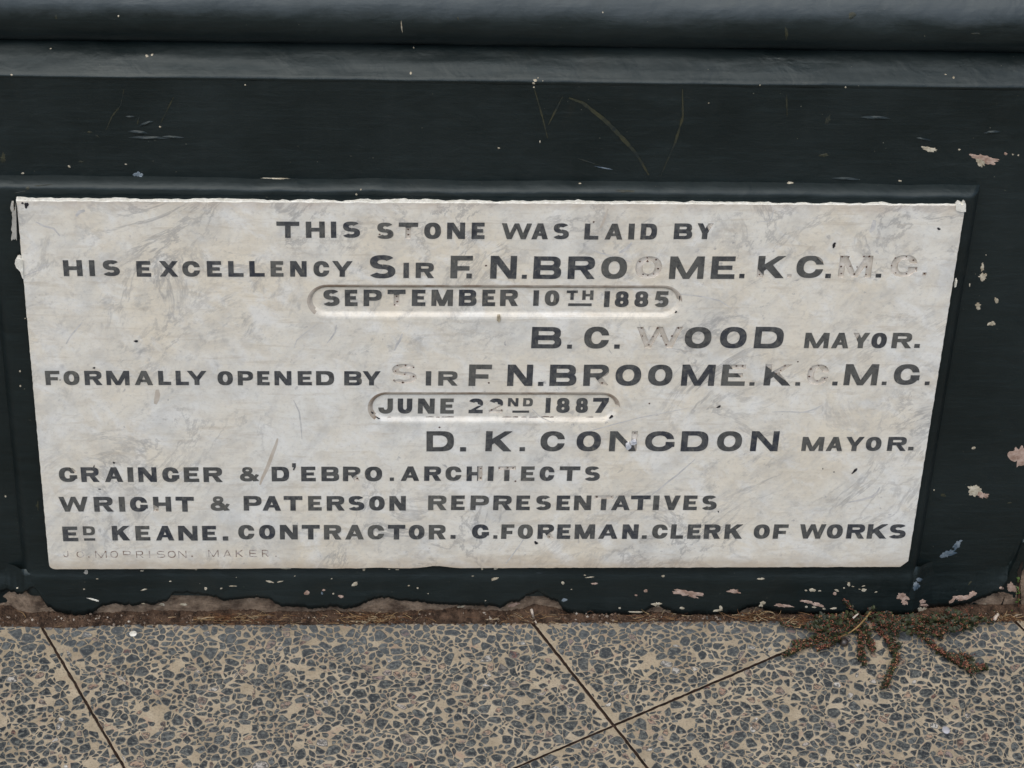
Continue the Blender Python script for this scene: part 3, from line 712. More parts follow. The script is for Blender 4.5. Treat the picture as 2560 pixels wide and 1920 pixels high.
# (text, crop, y top, y bottom, [x ranges], {index: clips kept of the lead, or None when the letter is lost})
TL = (0, 1, .70)
WORDS = [
    ("THIS", 'B', 170, 297, [(130, 310), (362, 512), (560, 602), (652, 790)], {}),
    ("STONE", 'B', 178, 306, [(922, 1055), (1095, 1248), (1297, 1430), (1478, 1620), (1672, 1775)], {1: [TL]}),
    ("WAS", 'C', 184, 308, [(12, 250), (252, 380), (420, 545)], {}),
    ("LAID", 'C', 186, 310, [(668, 780), (832, 970), (1015, 1062), (1112, 1240)], {}),
    ("BY", 'C', 184, 308, [(1375, 1520), (1555, 1685)], {1: [(-1, -.55, -1.02)]}),
    ("HIS", 'A', 538, 662, [(500, 650), (705, 748), (810, 945)], {}),
    ("EXCELLENCY", 'A', 545, 667, [(1078, 1192), (1260, 1405), (1440, 1580), (1635, 1750), (1803, 1922), (1970, 2090), (2137, 2239), (2292, 2422), (2476, 2602), (2624, 2784)], {}),
    ("S", 'B', 435, 617, [(862, 1070)], {}),
    ("IR", 'B', 495, 614, [(1133, 1176), (1230, 1375)], {}),
    ("F", 'B', 440, 617, [(1505, 1680)], {}),
    (".", 'B', 580, 618, [(1630, 1673)], {}),
    ("N", 'B', 441, 620, [(1820, 2028)], {}),
    (".", 'B', 590, 620, [(2068, 2107)], {}),
    ("BRO", 'C', 445, 622, [(265, 485), (537, 752), (800, 1003)], {}),
    ("O", 'C', 445, 620, [(1070, 1278)], {0: None}),
    ("ME", 'C', 445, 622, [(1340, 1612), (1670, 1858)], {}),
    (".", 'C', 583, 616, [(1890, 1930)], {}),
    ("K", 'D', 505, 678, [(108, 322)], {0: [(1, .8, .35)]}),
    (".", 'D', 650, 678, [(340, 375)], {0: None}),
    ("C", 'D', 503, 678, [(415, 628)], {0: [(-1, -.9, -1.55)]}),
    (".", 'D', 645, 678, [(642, 685)], {}),
    ("M", 'D', 503, 676, [(750, 1012)], {0: None}),
    (".", 'D', 645, 674, [(1040, 1083)], {}),
    ("G", 'D', 498, 670, [(1160, 1368)], {0: None}),
    (".", 'D', 635, 660, [(1410, 1440)], {0: None}),
    ("SEPTEMBER", 'B', 724, 852, [(497, 628), (670, 770), (818, 962), (1008, 1150), (1200, 1308), (1355, 1525), (1572, 1713), (1757, 1860), (1898, 2040)], {3: [TL]}),
    ("10", 'C', 729, 850, [(265, 308), (355, 470)], {}),
    ("TH", 'C', 730, 803, [(528, 615), (652, 740)], {}),
    ("-", 'C', 832, 851, [(540, 725)], {}),
    ("1885", 'C', 736, 860, [(825, 868), (910, 1020), (1065, 1175), (1222, 1335)], {}),
    ("B", 'C', 1003, 1170, [(250, 487)], {}),
    (".", 'C', 1142, 1173, [(530, 568)], {}),
    ("C", 'C', 1000, 1172, [(665, 862)], {}),
    (".", 'C', 1141, 1173, [(902, 945)], {}),
    ("WOOD", 'C', 1002, 1170, [(1078, 1440), (1460, 1670), (1738, 1948), (2012, 2240)], {0: None}),
    ("MAYOR", 'D', 1112, 1232, [(480, 670), (697, 830), (858, 990), (1007, 1127), (1170, 1327)], {2: [(1, -.5, -.02)]}),
    (".", 'D', 1200, 1230, [(1345, 1388)], {}),
    ("FORMALLY", 'E', 85, 196, [(358, 472), (502, 627), (668, 805), (840, 1022), (1065, 1207), (1250, 1350), (1388, 1490), (1478, 1632)], {}),
    ("OPENED", 'E', 87, 198, [(1718, 1840), (1878, 2000), (2032, 2130), (2168, 2302), (2352, 2464), (2497, 2639)], {}),
    ("BY", 'F', 88, 199, [(665, 805), (810, 952)], {}),
    ("S", 'F', 32, 186, [(1040, 1238)], {0: None}),
    ("IR", 'F', 88, 200, [(1310, 1352), (1408, 1562)], {}),
    ("F", 'F', 35, 203, [(1650, 1830)], {}),
    ("N", 'F', 36, 203, [(1955, 2155)], {}),
    (".", 'G', 172, 203, [(300, 343)], {}),
    ("BROOME", 'G', 36, 202, [(393, 605), (660, 862), (913, 1115), (1170, 1362), (1435, 1697), (1752, 1940)], {1: [(-1, 1, -.30)], 5: [(-1, -1, -1.22)]}),
    (".", 'G', 175, 201, [(1970, 2010)], {}),
    ("K", 'H', 35, 200, [(162, 375)], {0: [(-1, -1.1, -1.02)]}),
    (".", 'H', 175, 200, [(405, 442)], {}),
    ("C", 'H', 35, 195, [(500, 670)], {0: None}),
    (".", 'H', 170, 199, [(697, 738)], {}),
    ("M", 'H', 32, 198, [(795, 1058)], {}),
    (".", 'H', 170, 196, [(1088, 1125)], {}),
    ("G", 'H', 32, 194, [(1185, 1385)], {}),
    (".", 'H', 169, 197, [(1428, 1465)], {}),
    ("JUNE", 'F', 320, 438, [(935, 1050), (1088, 1203), (1248, 1380), (1425, 1532)], {}),
    ("22", 'F', 320, 435, [(1650, 1762), (1810, 1920)], {1: [(0, 1, .52)]}),
    ("ND", 'F', 317, 381, [(1960, 2042), (2080, 2157)], {}),
    ("-", 'F', 415, 431, [(1995, 2127)], {}),
    ("1887", 'G', 315, 432, [(362, 400), (447, 553), (600, 697), (735, 858)], {}),
    ("D", 'F', 562, 720, [(1315, 1532)], {}),
    (".", 'F', 688, 720, [(1580, 1628)], {}),
    ("K", 'F', 562, 719, [(1783, 1990)], {}),
    (".", 'F', 688, 718, [(2050, 2093)], {}),
    ("CONGDON", 'G', 562, 719, [(320, 512), (605, 797), (865, 1083), (1147, 1375), (1432, 1645), (1715, 1912), (1958 + 24, 2201)], {2: [(-1, -.35, -.98)]}),
    ("MAYOR", 'H', 607, 717, [(458, 630), (655, 782), (803, 945), (963, 1085), (1135, 1285)], {}),
    (".", 'H', 685, 712, [(1297, 1338)], {}),
    ("GRAINGER", 'E', 847, 962, [(465, 605), (640, 783), (828, 970), (1007, 1053), (1092, 1237), (1282, 1412), (1452, 1572), (1607, 1757)], {0: [(-1, -.8, -1.38)]}),
    ("&", 'E', 845, 957, [(1895, 2045)], {}),
    ("D", 'F', 843, 957, [(92, 230)], {}),
    ("'", 'F', 815, 870, [(250, 285)], {}),
    ("EBRO", 'F', 842, 956, [(325, 440), (485, 625), (655, 795), (828, 965)], {2: [(-1, 1, -.30)]}),
    (".", 'F', 928, 953, [(1025, 1058)], {}),
    ("ARCHITECTS", 'F', 840, 953, [(1115, 1258), (1297, 1432), (1465, 1592), (1632, 1757), (1800, 1845), (1880, 2020), (2062, 2170), (2209, 2326), (2366, 2528), (2564, 2686)], {3: [(-1, 0, -.72)], 5: [(0, -1, -.72)]}),
    ("WRIGHT", 'E', 1080, 1196, [(467, 697), (742, 893), (940, 987), (1027, 1163), (1210, 1352), (1388, 1532)], {4: [(.7, 1, .48)]}),
    ("&", 'E', 1076, 1190, [(1663, 1815)], {}),
    ("PATERSON", 'F', 1074, 1188, [(-129, 13), (22, 165), (187, 335), (380, 487), (527, 668), (697, 825), (862, 985), (1022, 1152)], {}),
    ("REPRESENTATIVES", 'F', 1070, 1184, [(1328, 1475), (1510, 1618), (1663, 1808), (1843, 1990), (2025, 2133), (2178, 2299), (2343, 2449), (2481, 2616), (2641, 2789), (2778, 2923), (2928, 3083), (3106, 3153), (3188, 3319), (3346, 3454), (3491, 3609)], {8: [(0, -1, -.72)]}),
    ("E", 'E', 1315, 1430, [(495, 615)], {}),
    ("D", 'E', 1313, 1382, [(655, 750)], {}),
    ("-", 'E', 1408, 1425, [(665, 752)], {}),
    ("KEANE", 'E', 1310, 1424, [(885, 1025), (1070, 1185), (1233, 1375), (1408, 1560), (1597, 1710)], {}),
    (".", 'E', 1393, 1424, [(1760, 1803)], {}),
    ("CONTRACTOR", 'F', 1302, 1416, [(-172, -44), (-7, 120), (157, 298), (330, 472), (505, 643), (675, 820), (850, 982), (1010, 1147), (1175, 1300), (1333, 1468)], {}),
    (".", 'F', 1382, 1410, [(1505, 1545)], {}),
    ("G", 'F', 1298, 1410, [(1675, 1806)], {}),
    (".", 'F', 1384, 1410, [(1843, 1875)], {}),
    ("FOREMAN", 'G', 1298, 1411, [(10, 112), (140, 260), (297, 428), (452, 557), (590, 750), (780, 930), (967, 1093)], {2: [(-1, 1, -.30)]}),
    (".", 'G', 1384, 1410, [(1120, 1158)], {}),
    ("CLERK", 'G', 1298, 1410, [(1202, 1325), (1350, 1450), (1482, 1587), (1612, 1742), (1775, 1915)], {}),
    ("OF", 'H', 1298, 1410, [(77, 203), (232, 347)], {}),
    ("WORKS", 'H', 1297, 1409, [(437, 643), (655, 780), (812, 955), (975, 1130), (1147, 1280)], {}),
]
SMALL = [("J", 'E', 1508, 1556, [(500, 540)]), ("G", 'E', 1512, 1560, [(605, 662)]), (".", 'E', 1552, 1560, [(697, 707)]), ("MORRISON", 'E', 1508, 1562, [(752, 842), (872, 932), (972, 1035), (1075, 1132), (1176, 1186), (1237, 1305), (1325, 1388), (1408, 1473)]), (".", 'E', 1545, 1556, [(1512, 1523)]),
         ("MAKER", 'E', 1500, 1555, [(1645, 1727), (1765, 1826), (1862, 1920), (1970, 2030), (2070, 2122)]), (".", 'E', 1545, 1555, [(2174, 2185)])]

def to_uv(crop, X, Y):
    p = on_y(CR[crop][0] + X / SCL, CR[crop][1] + Y / SCL, 0.0)
    return p.x, p.z

def letter_polys(ch, crop, yt, yb, xl, xr, thin=None):
    ym = (yt + yb) / 2
    u0, _ = to_uv(crop, xl, ym)
    u1, _ = to_uv(crop, xr, ym)
    _, v0 = to_uv(crop, (xl + xr) / 2, yb)
    _, v1 = to_uv(crop, (xl + xr) / 2, yt)
    h = v1 - v0
    w = (u1 - u0) / h
    big = h > .0235
    s = (.255 if big else .285) * 1.0
    hs = (.205 if big else .225)
    if h < .015: s, hs = .30, .235
    if thin: s, hs = thin, thin
    if ch in "T": s *= 1.0
    if ch in 'CGO0S' and not thin: s *= 1.04
    s = min(s, w * .42) if ch not in "I1.-'" else s
    polys = glyph(ch, w, s, hs)
    rot = random.uniform(-.010, .010)
    return [[(x, y) for x, y in p] for p in polys], (u0, v0, h, w, rot)

def place(polys, tr):
    u0, v0, h, w, rot = tr
    return [[(u0 + h * (x - rot * (y - .5)), v0 + h * (y + rot * (x - w / 2))) for x, y in p] for p in polys]

def ccw(p):
    a = sum(p[i][0] * p[(i + 1) % len(p)][1] - p[(i + 1) % len(p)][0] * p[i][1] for i in range(len(p)))
    return p if a > 0 else p[::-1]

def cdt(polys, typ=1):
    vs, fs = [], []
    for p in polys:
        if len(p) < 3: continue
        q = []
        for a in ccw(p):
            if not q or (abs(a[0] - q[-1][0]) + abs(a[1] - q[-1][1])) > 1e-7: q.append(a)
        if len(q) > 2 and abs(q[0][0] - q[-1][0]) + abs(q[0][1] - q[-1][1]) < 1e-7: q.pop()
        if len(q) < 3: continue
        fs.append(list(range(len(vs), len(vs) + len(q))))
        vs += [Vector(a) for a in q]
    return delaunay_2d_cdt(vs, [], fs, typ, 1e-6)

def solid(polys, yfront, depth, store):
    """union of outlines as a thin solid facing -y, appended to store = [verts, faces]"""
    r = cdt(polys, 0)
    V, F = store
    b = len(V)
    n = len(r[0])
    for v in r[0]: V.append(Vector((v.x, yfront, v.y)))
    for v in r[0]: V.append(Vector((v.x, yfront + depth, v.y)))
    ec = {}
    for f, src in zip(r[2], r[5]):
        if not src: continue
        F.append(tuple(b + i for i in f))
        for i in range(len(f)):
            e = (f[i], f[(i + 1) % len(f)])
            ec[e] = ec.get(e, 0) + 1
    for (i, j) in ec:
        if (j, i) not in ec:
            F.append((b + i, b + n + i, b + n + j, b + j))

PILL_Y = .0034
def is_pill(crop, yt, text):
    y = CR[crop][1] + yt / SCL
    return 715 < y < 775 or 985 < y < 1036

words_out, sockets, smalls = [], [], []
for (text, crop, yt, yb, xs, fix) in WORDS:
    V, F = [], []
    has_lead = False
    yf = (PILL_Y if is_pill(crop, yt, text) else 0.0)
    for i, (ch, (xl, xr)) in enumerate(zip(text, xs)):
        polys, tr = letter_polys(ch, crop, yt, yb, xl, xr)
        if i in fix:
            sockets.append((place(polys, tr), yf, ch, tr))
            if fix[i] is None: continue
            kept = []
            for p in polys:
                q = p
                for (a, b, c) in fix[i]:
                    q = clip(q, a / tr[3], b, c)
                if len(q) > 2: kept.append(q)
            polys = kept
        solid(place(polys, tr), yf - .00035 - random.uniform(0, .0002), .0012, (V, F))
        has_lead = True
    if has_lead:
        words_out.append((text, V, F))

# ------------------------------------------------------------------ the stone
SW, SH = .9, .45684
stone = empty("foundation_stone", (SW / 2, 0, Z0))
tag(stone, "white veined marble foundation stone with dark lead lettering, set in the dark green wall", "stone plaque")

def outline():
    pts = []
    def seg(a, b, amp, step=.0035, k=0, chips=()):
        n = int((Vector(b) - Vector(a)).length / step)
        d = (Vector(b) - Vector(a)).normalized()
        nrm = Vector((-d.y, d.x))
        for i in range(n):
            t = i / n
            p = Vector(a) + (Vector(b) - Vector(a)) * t
            q = amp * (ns(t * 60, k) + .7 * ns(t * 190, k + 3)) * min(1, t * 12, (1 - t) * 12 + .2)
            for (c, wd, dp) in chips:
                q += dp * math.exp(-((t - c) / wd) ** 2)
            pts.append(tuple(p + nrm * q))
    r = .006
    z0, z1 = Z0, Z0 + SH
    seg((r, z0), (SW - .004, z0), .0006, k=1, chips=((.375, .012, .0012), (.445, .016, .0030), (.27, .03, .0008)))
    seg((SW, z0 + .008), (SW, z1), .0005, k=2)
    seg((SW, z1), (0, z1), .0009, k=3)
    seg((0, z1), (0, z0 + r), .0005, k=4)
    for a in (200, 225, 250):
        pts.append((r + r * math.cos(math.radians(a)), z0 + r + r * math.sin(math.radians(a))))
    return pts

def stadium(u0, u1, v0, v1, ins, n=18):
    a, b = (v1 - v0) / 2 * 1.0 - ins, (v1 - v0) / 2 - ins
    rx = (v1 - v0) / 2 * .98
    cy = (v0 + v1) / 2
    pts = []
    for k in range(n + 1):
        t = math.radians(-90 + 180 * k / n)
        pts.append((u1 - rx + (rx - ins) * math.cos(t), cy + b * math.sin(t)))
    for k in range(n + 1):
        t = math.radians(90 + 180 * k / n)
        pts.append((u0 + rx + (rx - ins) * math.cos(t), cy + b * math.sin(t)))
    # subdivide straight runs a little
    out = []
    for i, p in enumerate(pts):
        q = pts[(i + 1) % len(pts)]
        m = max(1, int((Vector(q) - Vector(p)).length / .02))
        for k in range(m):
            out.append((p[0] + (q[0] - p[0]) * k / m, p[1] + (q[1] - p[1]) * k / m))
    return out

def pill_box(l, r, t, b, cl, cr):
    u0 = to_uv(cl, l, (t + b) / 2)[0]
    u1 = to_uv(cr, r, (t + b) / 2)[0]
    um = (l / SCL + CR[cl][0] + r / SCL + CR[cr][0]) / 2
    yy = CR[cl][1]
    v1 = on_y(um, yy + t / SCL, 0).z
    v0 = on_y(um, yy + b / SCL, 0).z
    return u0, u1, v0, v1
PILLS = [pill_box(372, 1440, 672, 938, 'B', 'C'), pill_box(850, 950, 255, 500, 'F', 'G')]
RINGS = [(0, .0), (.0020, .0004), (.0036, .0016), (.0050, .0029), (.0062, .0034)]

def build_slab():
    out = outline()
    polys = [out]
    cls = [('slab', 0)]
    for pb in PILLS:
        for k, (ins, d) in enumerate(RINGS):
            polys.append(stadium(*pb, ins)); cls.append(('ring', k))
    for si, (ps, yf, ch, tr) in enumerate(sockets):
        for p in ps:
            if len(p) > 2: polys.append(p); cls.append(('sock', si))
    vs, fs = [], []
    for p in polys:
        fs.append(list(range(len(vs), len(vs) + len(p))))
        vs += [Vector(a) for a in (ccw(p))]
    r = delaunay_2d_cdt(vs, [], fs, 1, 1e-6)
    rv, rf, ov, of = r[0], r[2], r[3], r[5]
    start, owner = {}, []
    for fi, f in enumerate(fs):
        owner += [fi] * len(f)
    depth = []
    for i, v in enumerate(rv):
        d = 0.0
        ks = [cls[owner[o]] for o in ov[i]]
        rk = [k[1] for k in ks if k[0] == 'ring']
        if rk: d = RINGS[max(rk)][1]
        else:
            sk = [k[1] for k in ks if k[0] == 'sock']
            if sk: d = sockets[sk[0]][1]
            else:
                for pb in PILLS:     # crossing points made inside a pill
                    if pb[0] + .012 < v.x < pb[1] - .012 and pb[2] + .007 < v.y < pb[3] - .007: d = PILL_Y
        depth.append(d)
    V = [Vector((v.x, depth[i], v.y)) for i, v in enumerate(rv)]
    F, MI = [], []
    SD = .0018
    low = {}
    def lowv(i):
        if i not in low:
            low[i] = len(V)
            V.append(V[i] + Vector((0, SD, 0)))
        return low[i]
    sock_edges = {}
    edges = {}
    for f, o in zip(rf, of):
        s = any(cls[k][0] == 'sock' for k in o)
        if s:
            F.append(tuple(lowv(i) for i in f)); MI.append(1)
            for i in range(len(f)): sock_edges[(f[i], f[(i + 1) % len(f)])] = 1
        else:
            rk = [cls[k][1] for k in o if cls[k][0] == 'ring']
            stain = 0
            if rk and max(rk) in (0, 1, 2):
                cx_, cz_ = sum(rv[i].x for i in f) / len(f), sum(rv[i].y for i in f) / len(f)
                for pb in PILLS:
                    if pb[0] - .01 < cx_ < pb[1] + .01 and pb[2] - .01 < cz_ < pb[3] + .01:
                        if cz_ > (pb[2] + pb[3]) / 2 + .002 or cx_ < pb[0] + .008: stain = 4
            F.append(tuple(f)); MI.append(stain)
        for i in range(len(f)): edges[(f[i], f[(i + 1) % len(f)])] = 1
    for (i, j) in list(sock_edges):
        if (j, i) not in sock_edges:
            F.append((i, j, lowv(j), lowv(i))); MI.append(1)
    # sides: a small worn arris, then back into the wall
    border = [(i, j) for (i, j) in edges if (j, i) not in edges]
    b1, b2, b3 = {}, {}, {}
    cx, cz = SW / 2, Z0 + SH / 2
    for (i, j) in border:
        for k in (i, j):
            if k not in b1:
                p = V[k]
                gx = .0008 if p.x > cx else -.0008
                gz = .0008 if p.z > cz else -.0008
                ex = 1 if min(abs(p.x), abs(SW - p.x)) < .004 else 0
                ez = 1 if min(abs(p.z - Z0), abs(Z0 + SH - p.z)) < .006 else 0
                up = 1.0 if p.z > Z0 + SH - .006 else .5
                b1[k] = len(V); V.append(p + Vector((gx * ex * up, .0009, gz * ez * up)))
                u = p.x / SW
                if ez and up == 1.0:
                    lip = max(.0007, .0044 - .0030 * u + .0030 * ns(p.x * 45, 1.7) + .0022 * ns(p.x * 150, 3.1))
                else:
                    lip = max(.0003, .0008 + .0022 * ns(p.x * 40, p.z * 40, 2.2))
                b2[k] = len(V); V.append(V[b1[k]] + Vector((0, lip, 0)))
                b3[k] = len(V); V.append(V[b1[k]] + Vector((0, .022, 0)))
    for (i, j) in border:
        F.append((i, b1[i], b1[j], j)); MI.append(2)
        F.append((b1[i], b2[i], b2[j], b1[j])); MI.append(2)
        F.append((b2[i], b3[i], b3[j], b2[j])); MI.append(3)
    me = mesh_from("slab", V, F)
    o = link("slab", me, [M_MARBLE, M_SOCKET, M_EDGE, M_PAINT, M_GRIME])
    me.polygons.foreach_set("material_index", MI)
    keep_world(o, stone)
build_slab()

for (text, V, F) in words_out:
    nm = "lead_stop" if text == '.' else ("lead_bar" if text == '-' else "lead_word")
    o = link(nm, mesh_from(nm, V, F), [M_LEAD])
    if nm == "lead_word": o["label"] = "lead lettering " + text
    keep_world(o, stone)

# small pin holes in the empty sockets
def disc_store(u, v, y, r, V, F, n=8):
    b = len(V)
    V.append(Vector((u, y, v)))
    for k in range(n):
        a = 2 * math.pi * k / n
        q = r * random.uniform(.8, 1.2)
        V.append(Vector((u + q * math.cos(a), y, v + q * math.sin(a))))
    for k in range(n): F.append((b, b + 1 + k, b + 1 + (k + 1) % n))
PEGS = [('B', x, y) for x, y in [(1170, 230), (1172, 272), (945, 270), (1080, 775), (1085, 818), (1063, 842), (1085, 1305), (1150, 1305), (1213, 1320), (1072, 1350), (1142, 1374), (1213, 1393), (1058, 1421), (1128, 1440), (1785, 517), (1808, 1442)]] + \
       [('C', x, y) for x, y in [(1163, 455), (1232, 470), (1105, 485), (1165, 482), (1248, 540), (1130, 585), (1168, 593), (1213, 583), (1118, 1010), (1245, 1010), (1410, 1010), (1125, 1073), (1210, 1077), (1272, 1073), (1358, 1073), (1175, 1142), (1313, 1142), (740, 172)]] + \
       [('D', x, y) for x, y in [(775, 510), (828, 510), (948, 508), (990, 508), (767, 587), (838, 583), (893, 590), (967, 590), (768, 642), (870, 647), (963, 650), (1195, 520), (1283, 510), (1338, 537), (1165, 580), (1358, 605), (1197, 637), (1283, 643), (1425, 643), (122, 650), (715, 425)]] + \
       [('H', x, y) for x, y in [(527, 70), (590, 43), (645, 53), (516, 130), (577, 163), (637, 145), (323, 45), (290, 80), (255, 108), (425, 12)]] + \
       [('G', x, y) for x, y in [(1868, 47), (1917, 45), (808, 180), (1065, 575), (60, 850), (105, 850), (765, 1080), (880, 1080), (390, 1395), (1180, 342)]] + \
       [('F', x, y) for x, y in [(1745, 855), (1742, 930), (1890, 852), (1998, 852), (1830, 410), (1910, 410), (768, 935), (1418, 530), (2018, 955)]] + [('E', 1240, 1180)]
V, F = [], []
for c, x, y in PEGS:
    u, v = to_uv(c, x, y)
    deep = any(pb[0] < u < pb[1] and pb[2] < v < pb[3] for pb in PILLS)
    disc_store(u, v, (PILL_Y if deep else 0) + (.0005 if c in 'BCDFGH' else 0) - .0009, random.uniform(.0007, .0011), V, F)
keep_world(link("peg_hole", mesh_from("peg_hole", V, F), [M_PEG]), stone)
for ch in [c for c in stone.children if c.name.startswith("peg_hole")]:
    ch["kind"] = "stuff"

# small incised maker's line, stains and nicks on the face
M_FAINT = mat_simple("worn_incised_paint", (.17, .115, .085), (.50, .47, .44), 160, .8, .2, .0004, .3, (1, 1, 1), .42, .60)
for (text, crop, yt, yb, xs) in SMALL:
    V, F = [], []
    for i, (ch, (xl, xr)) in enumerate(zip(text, xs)):
        polys, tr = letter_polys(ch, crop, yt, yb, xl, xr, thin=.11 if ch not in 'I.' else .2)
        if text == "MORRISON" and i == 2: polys = [clip(p, 0, 1, .38) for p in polys]
        polys = [p for p in polys if len(p) > 2]
        if polys: solid(place(polys, tr), -.00012, .0005, (V, F))
    o = link("incised_word", mesh_from("incised_word", V, F), [M_FAINT])
    if text != '.': o["label"] = "faint small incised lettering " + text
    keep_world(o, stone)

def face_patch(px, py, w, h, mat, rot=0, name="stain", y=-.0001, jag=.35, n=18):
    rnd = random.Random(int(px * 3 + py))
    ph = [rnd.uniform(0, 6.28) for _ in range(3)]
    vs = [on_y(px, py, y)]
    ca, sa = math.cos(rot), math.sin(rot)
    for k in range(n):
        a = 2 * math.pi * k / n
        q = 1 + jag * (.5 * math.sin(2 * a + ph[0]) + .4 * math.sin(3 * a + ph[1]) + rnd.uniform(-.4, .4))
        x, yy = q * w / 2 * math.cos(a), q * h / 2 * math.sin(a)
        vs.append(on_y(px + x * ca - yy * sa, py + x * sa + yy * ca, y))
    fs = [(0, 1 + (k + 1) % n, 1 + k) for k in range(n)]
    keep_world(link(name, mesh_from(name, vs, fs), [mat]), stone)
M_NICK = mat_simple("black_nick", (.008, .008, .012), (.03, .03, .035), 90, .7)
for a in [(66, 513, 12, 13, 0), (56, 508, 6, 5, 0), (340, 853, 12, 5, 0), (2137, 1177, 17, 6, -.7), (2085, 613, 7, 13, .5), (2347, 572, 9, 6, 0), (1699, 744, 3, 9, 0), (1690, 780, 6, 5, 0), (1340, 1357, 9, 8, .5), (2085, 1180, 5, 2, 0), (1796, 1279, 5, 3, .8), (235, 1166, 3, 6, 0), (285, 1157, 6, 5, 0),
          (235, 920, 6, 5, 0), (249, 1223, 6, 3, 0), (1797, 1017, 11, 5, -.3), (1528, 1042, 11, 7, -.4), (931, 1032, 4, 8, -.8), (945, 1045, 10, 4, .4), (2057, 1172, 3, 3, 0), (150, 950, 3, 3, 0)]:
    face_patch(*a[:4], M_NICK, a[4], "dark_nick", -.00045)
# dirt line in the lower bevel of the June panel
V, F = [], []
pb = PILLS[1]
x = pb[0] + .02
while x < pb[1] - .02:
    l = random.uniform(.001, .011)
    if random.random() < .62:
        b = len(V)
        z = pb[2] + .0056 + random.uniform(-.0002, .0003)
        hgt = random.uniform(.0004, .0010)
        for (dx, dz) in ((0, 0), (l, random.uniform(-.0002, .0002)), (l, hgt), (l * .5, hgt * 1.2), (0, hgt * .6)): V.append(Vector((x + dx, .0026, z + dz)))
        F.append((b, b + 1, b + 2, b + 3, b + 4))
    x += l + random.uniform(.0003, .004)
dl = link("dirt_line", mesh_from("dirt_line", V, F), [M_PEG])
dl["kind"] = "stuff"
keep_world(dl, stone)
# lime smears over the left and right edges
def lump(name, pts, y, thick, mat, parent):
    """flat smear with real thickness from an outline of photo pixels"""
    P = [on_y(a, b, y) for a, b in pts]
    polys = [[(p.x, p.z) for p in P]]
    V, F = [], []
    solid(polys, y - thick, thick + .002, (V, F))
    keep_world(link(name, mesh_from(name, V, F), [mat]), parent)
lump("lime_smear", [(27, 511), (29, 505), (34, 505), (36, 513), (35, 521), (39, 519), (41, 500), (42, 540), (43, 594), (40, 588), (38, 591), (34, 590), (30, 594), (29, 588), (31, 578), (33, 574), (29, 566), (32, 558), (31, 545), (33, 538), (31, 528), (32, 523), (29, 519)], .004, .0055, M_MORTARP, stone)
lump("lime_smear", [(44, 641), (50, 640), (58, 644), (60, 690), (57, 688), (52, 672), (42, 662), (38, 652)], .003, .0050, M_EDGE, stone)
lump("lime_smear", [(2388, 510), (2394, 503), (2400, 505), (2404, 508), (2409, 502), (2413, 506), (2413, 524), (2400, 524), (2388, 520)], .0020, .0040, M_EDGE, stone)
lump("lime_smear", [(2392, 697), (2388, 700), (2385, 714), (2389, 712)], .002, .0035, M_EDGE, stone)
lump("lime_smear", [(1243, 789), (1250, 788), (1252, 798), (1248, 806), (1242, 799)], -.0001, .0012, M_CHIPC, stone)
# torn bright lead on the damaged letter
lump("torn_lead", [(1564, 1108), (1573, 1104), (1578, 1112), (1577, 1116), (1569, 1121), (1564, 1116)], -.0004, .0030, M_LEADW, stone)
lump("torn_lead", [(1575, 1103), (1582, 1101), (1590, 1100), (1592, 1105), (1586, 1109), (1578, 1109)], -.0004, .0026, M_LEADW, stone)
# brownish streaks
M_STREAK = mat_simple("brown_streak", (.42, .36, .29), (.56, .52, .46), 70, .6, .2, .0005, .3, (1, 1, 1), .3, .7)
def streak(pts, w, mat=M_STREAK, name="stain_streak", y=-.00015):
    vs, fs = [], []
    N = len(pts)
    for k, p in enumerate(pts):
        q = pts[min(N - 1, k + 1)]; o = pts[max(0, k - 1)]
        dx, dy = q[0] - o[0], q[1] - o[1]; l = math.hypot(dx, dy)
        ww = w * (.3 + .7 * math.sin(math.pi * (k + .4) / (N - .2)))
        for s in (-1, 1): vs.append(on_y(p[0] - dy / l * ww / 2 * s, p[1] + dx / l * ww / 2 * s, y))
    for k in range(N - 1): fs.append((2 * k, 2 * k + 2, 2 * k + 3, 2 * k + 1))
    keep_world(link(name, mesh_from(name, vs, fs), [mat]), stone)
streak([(694, 1096), (690, 1112), (680, 1138), (668, 1170), (656, 1195), (650, 1212)], 9)
streak([(1520, 522), (1514, 540), (1508, 556), (1501, 570)], 7)
streak([(393, 974), (394, 985), (392, 998), (388, 1010)], 14)
M_VEIN = mat_simple("grey_vein", (.40, .40, .40), (.62, .61, .58), 110, .5, .1, .0004, .4, (1, 1, 1), .3, .62)
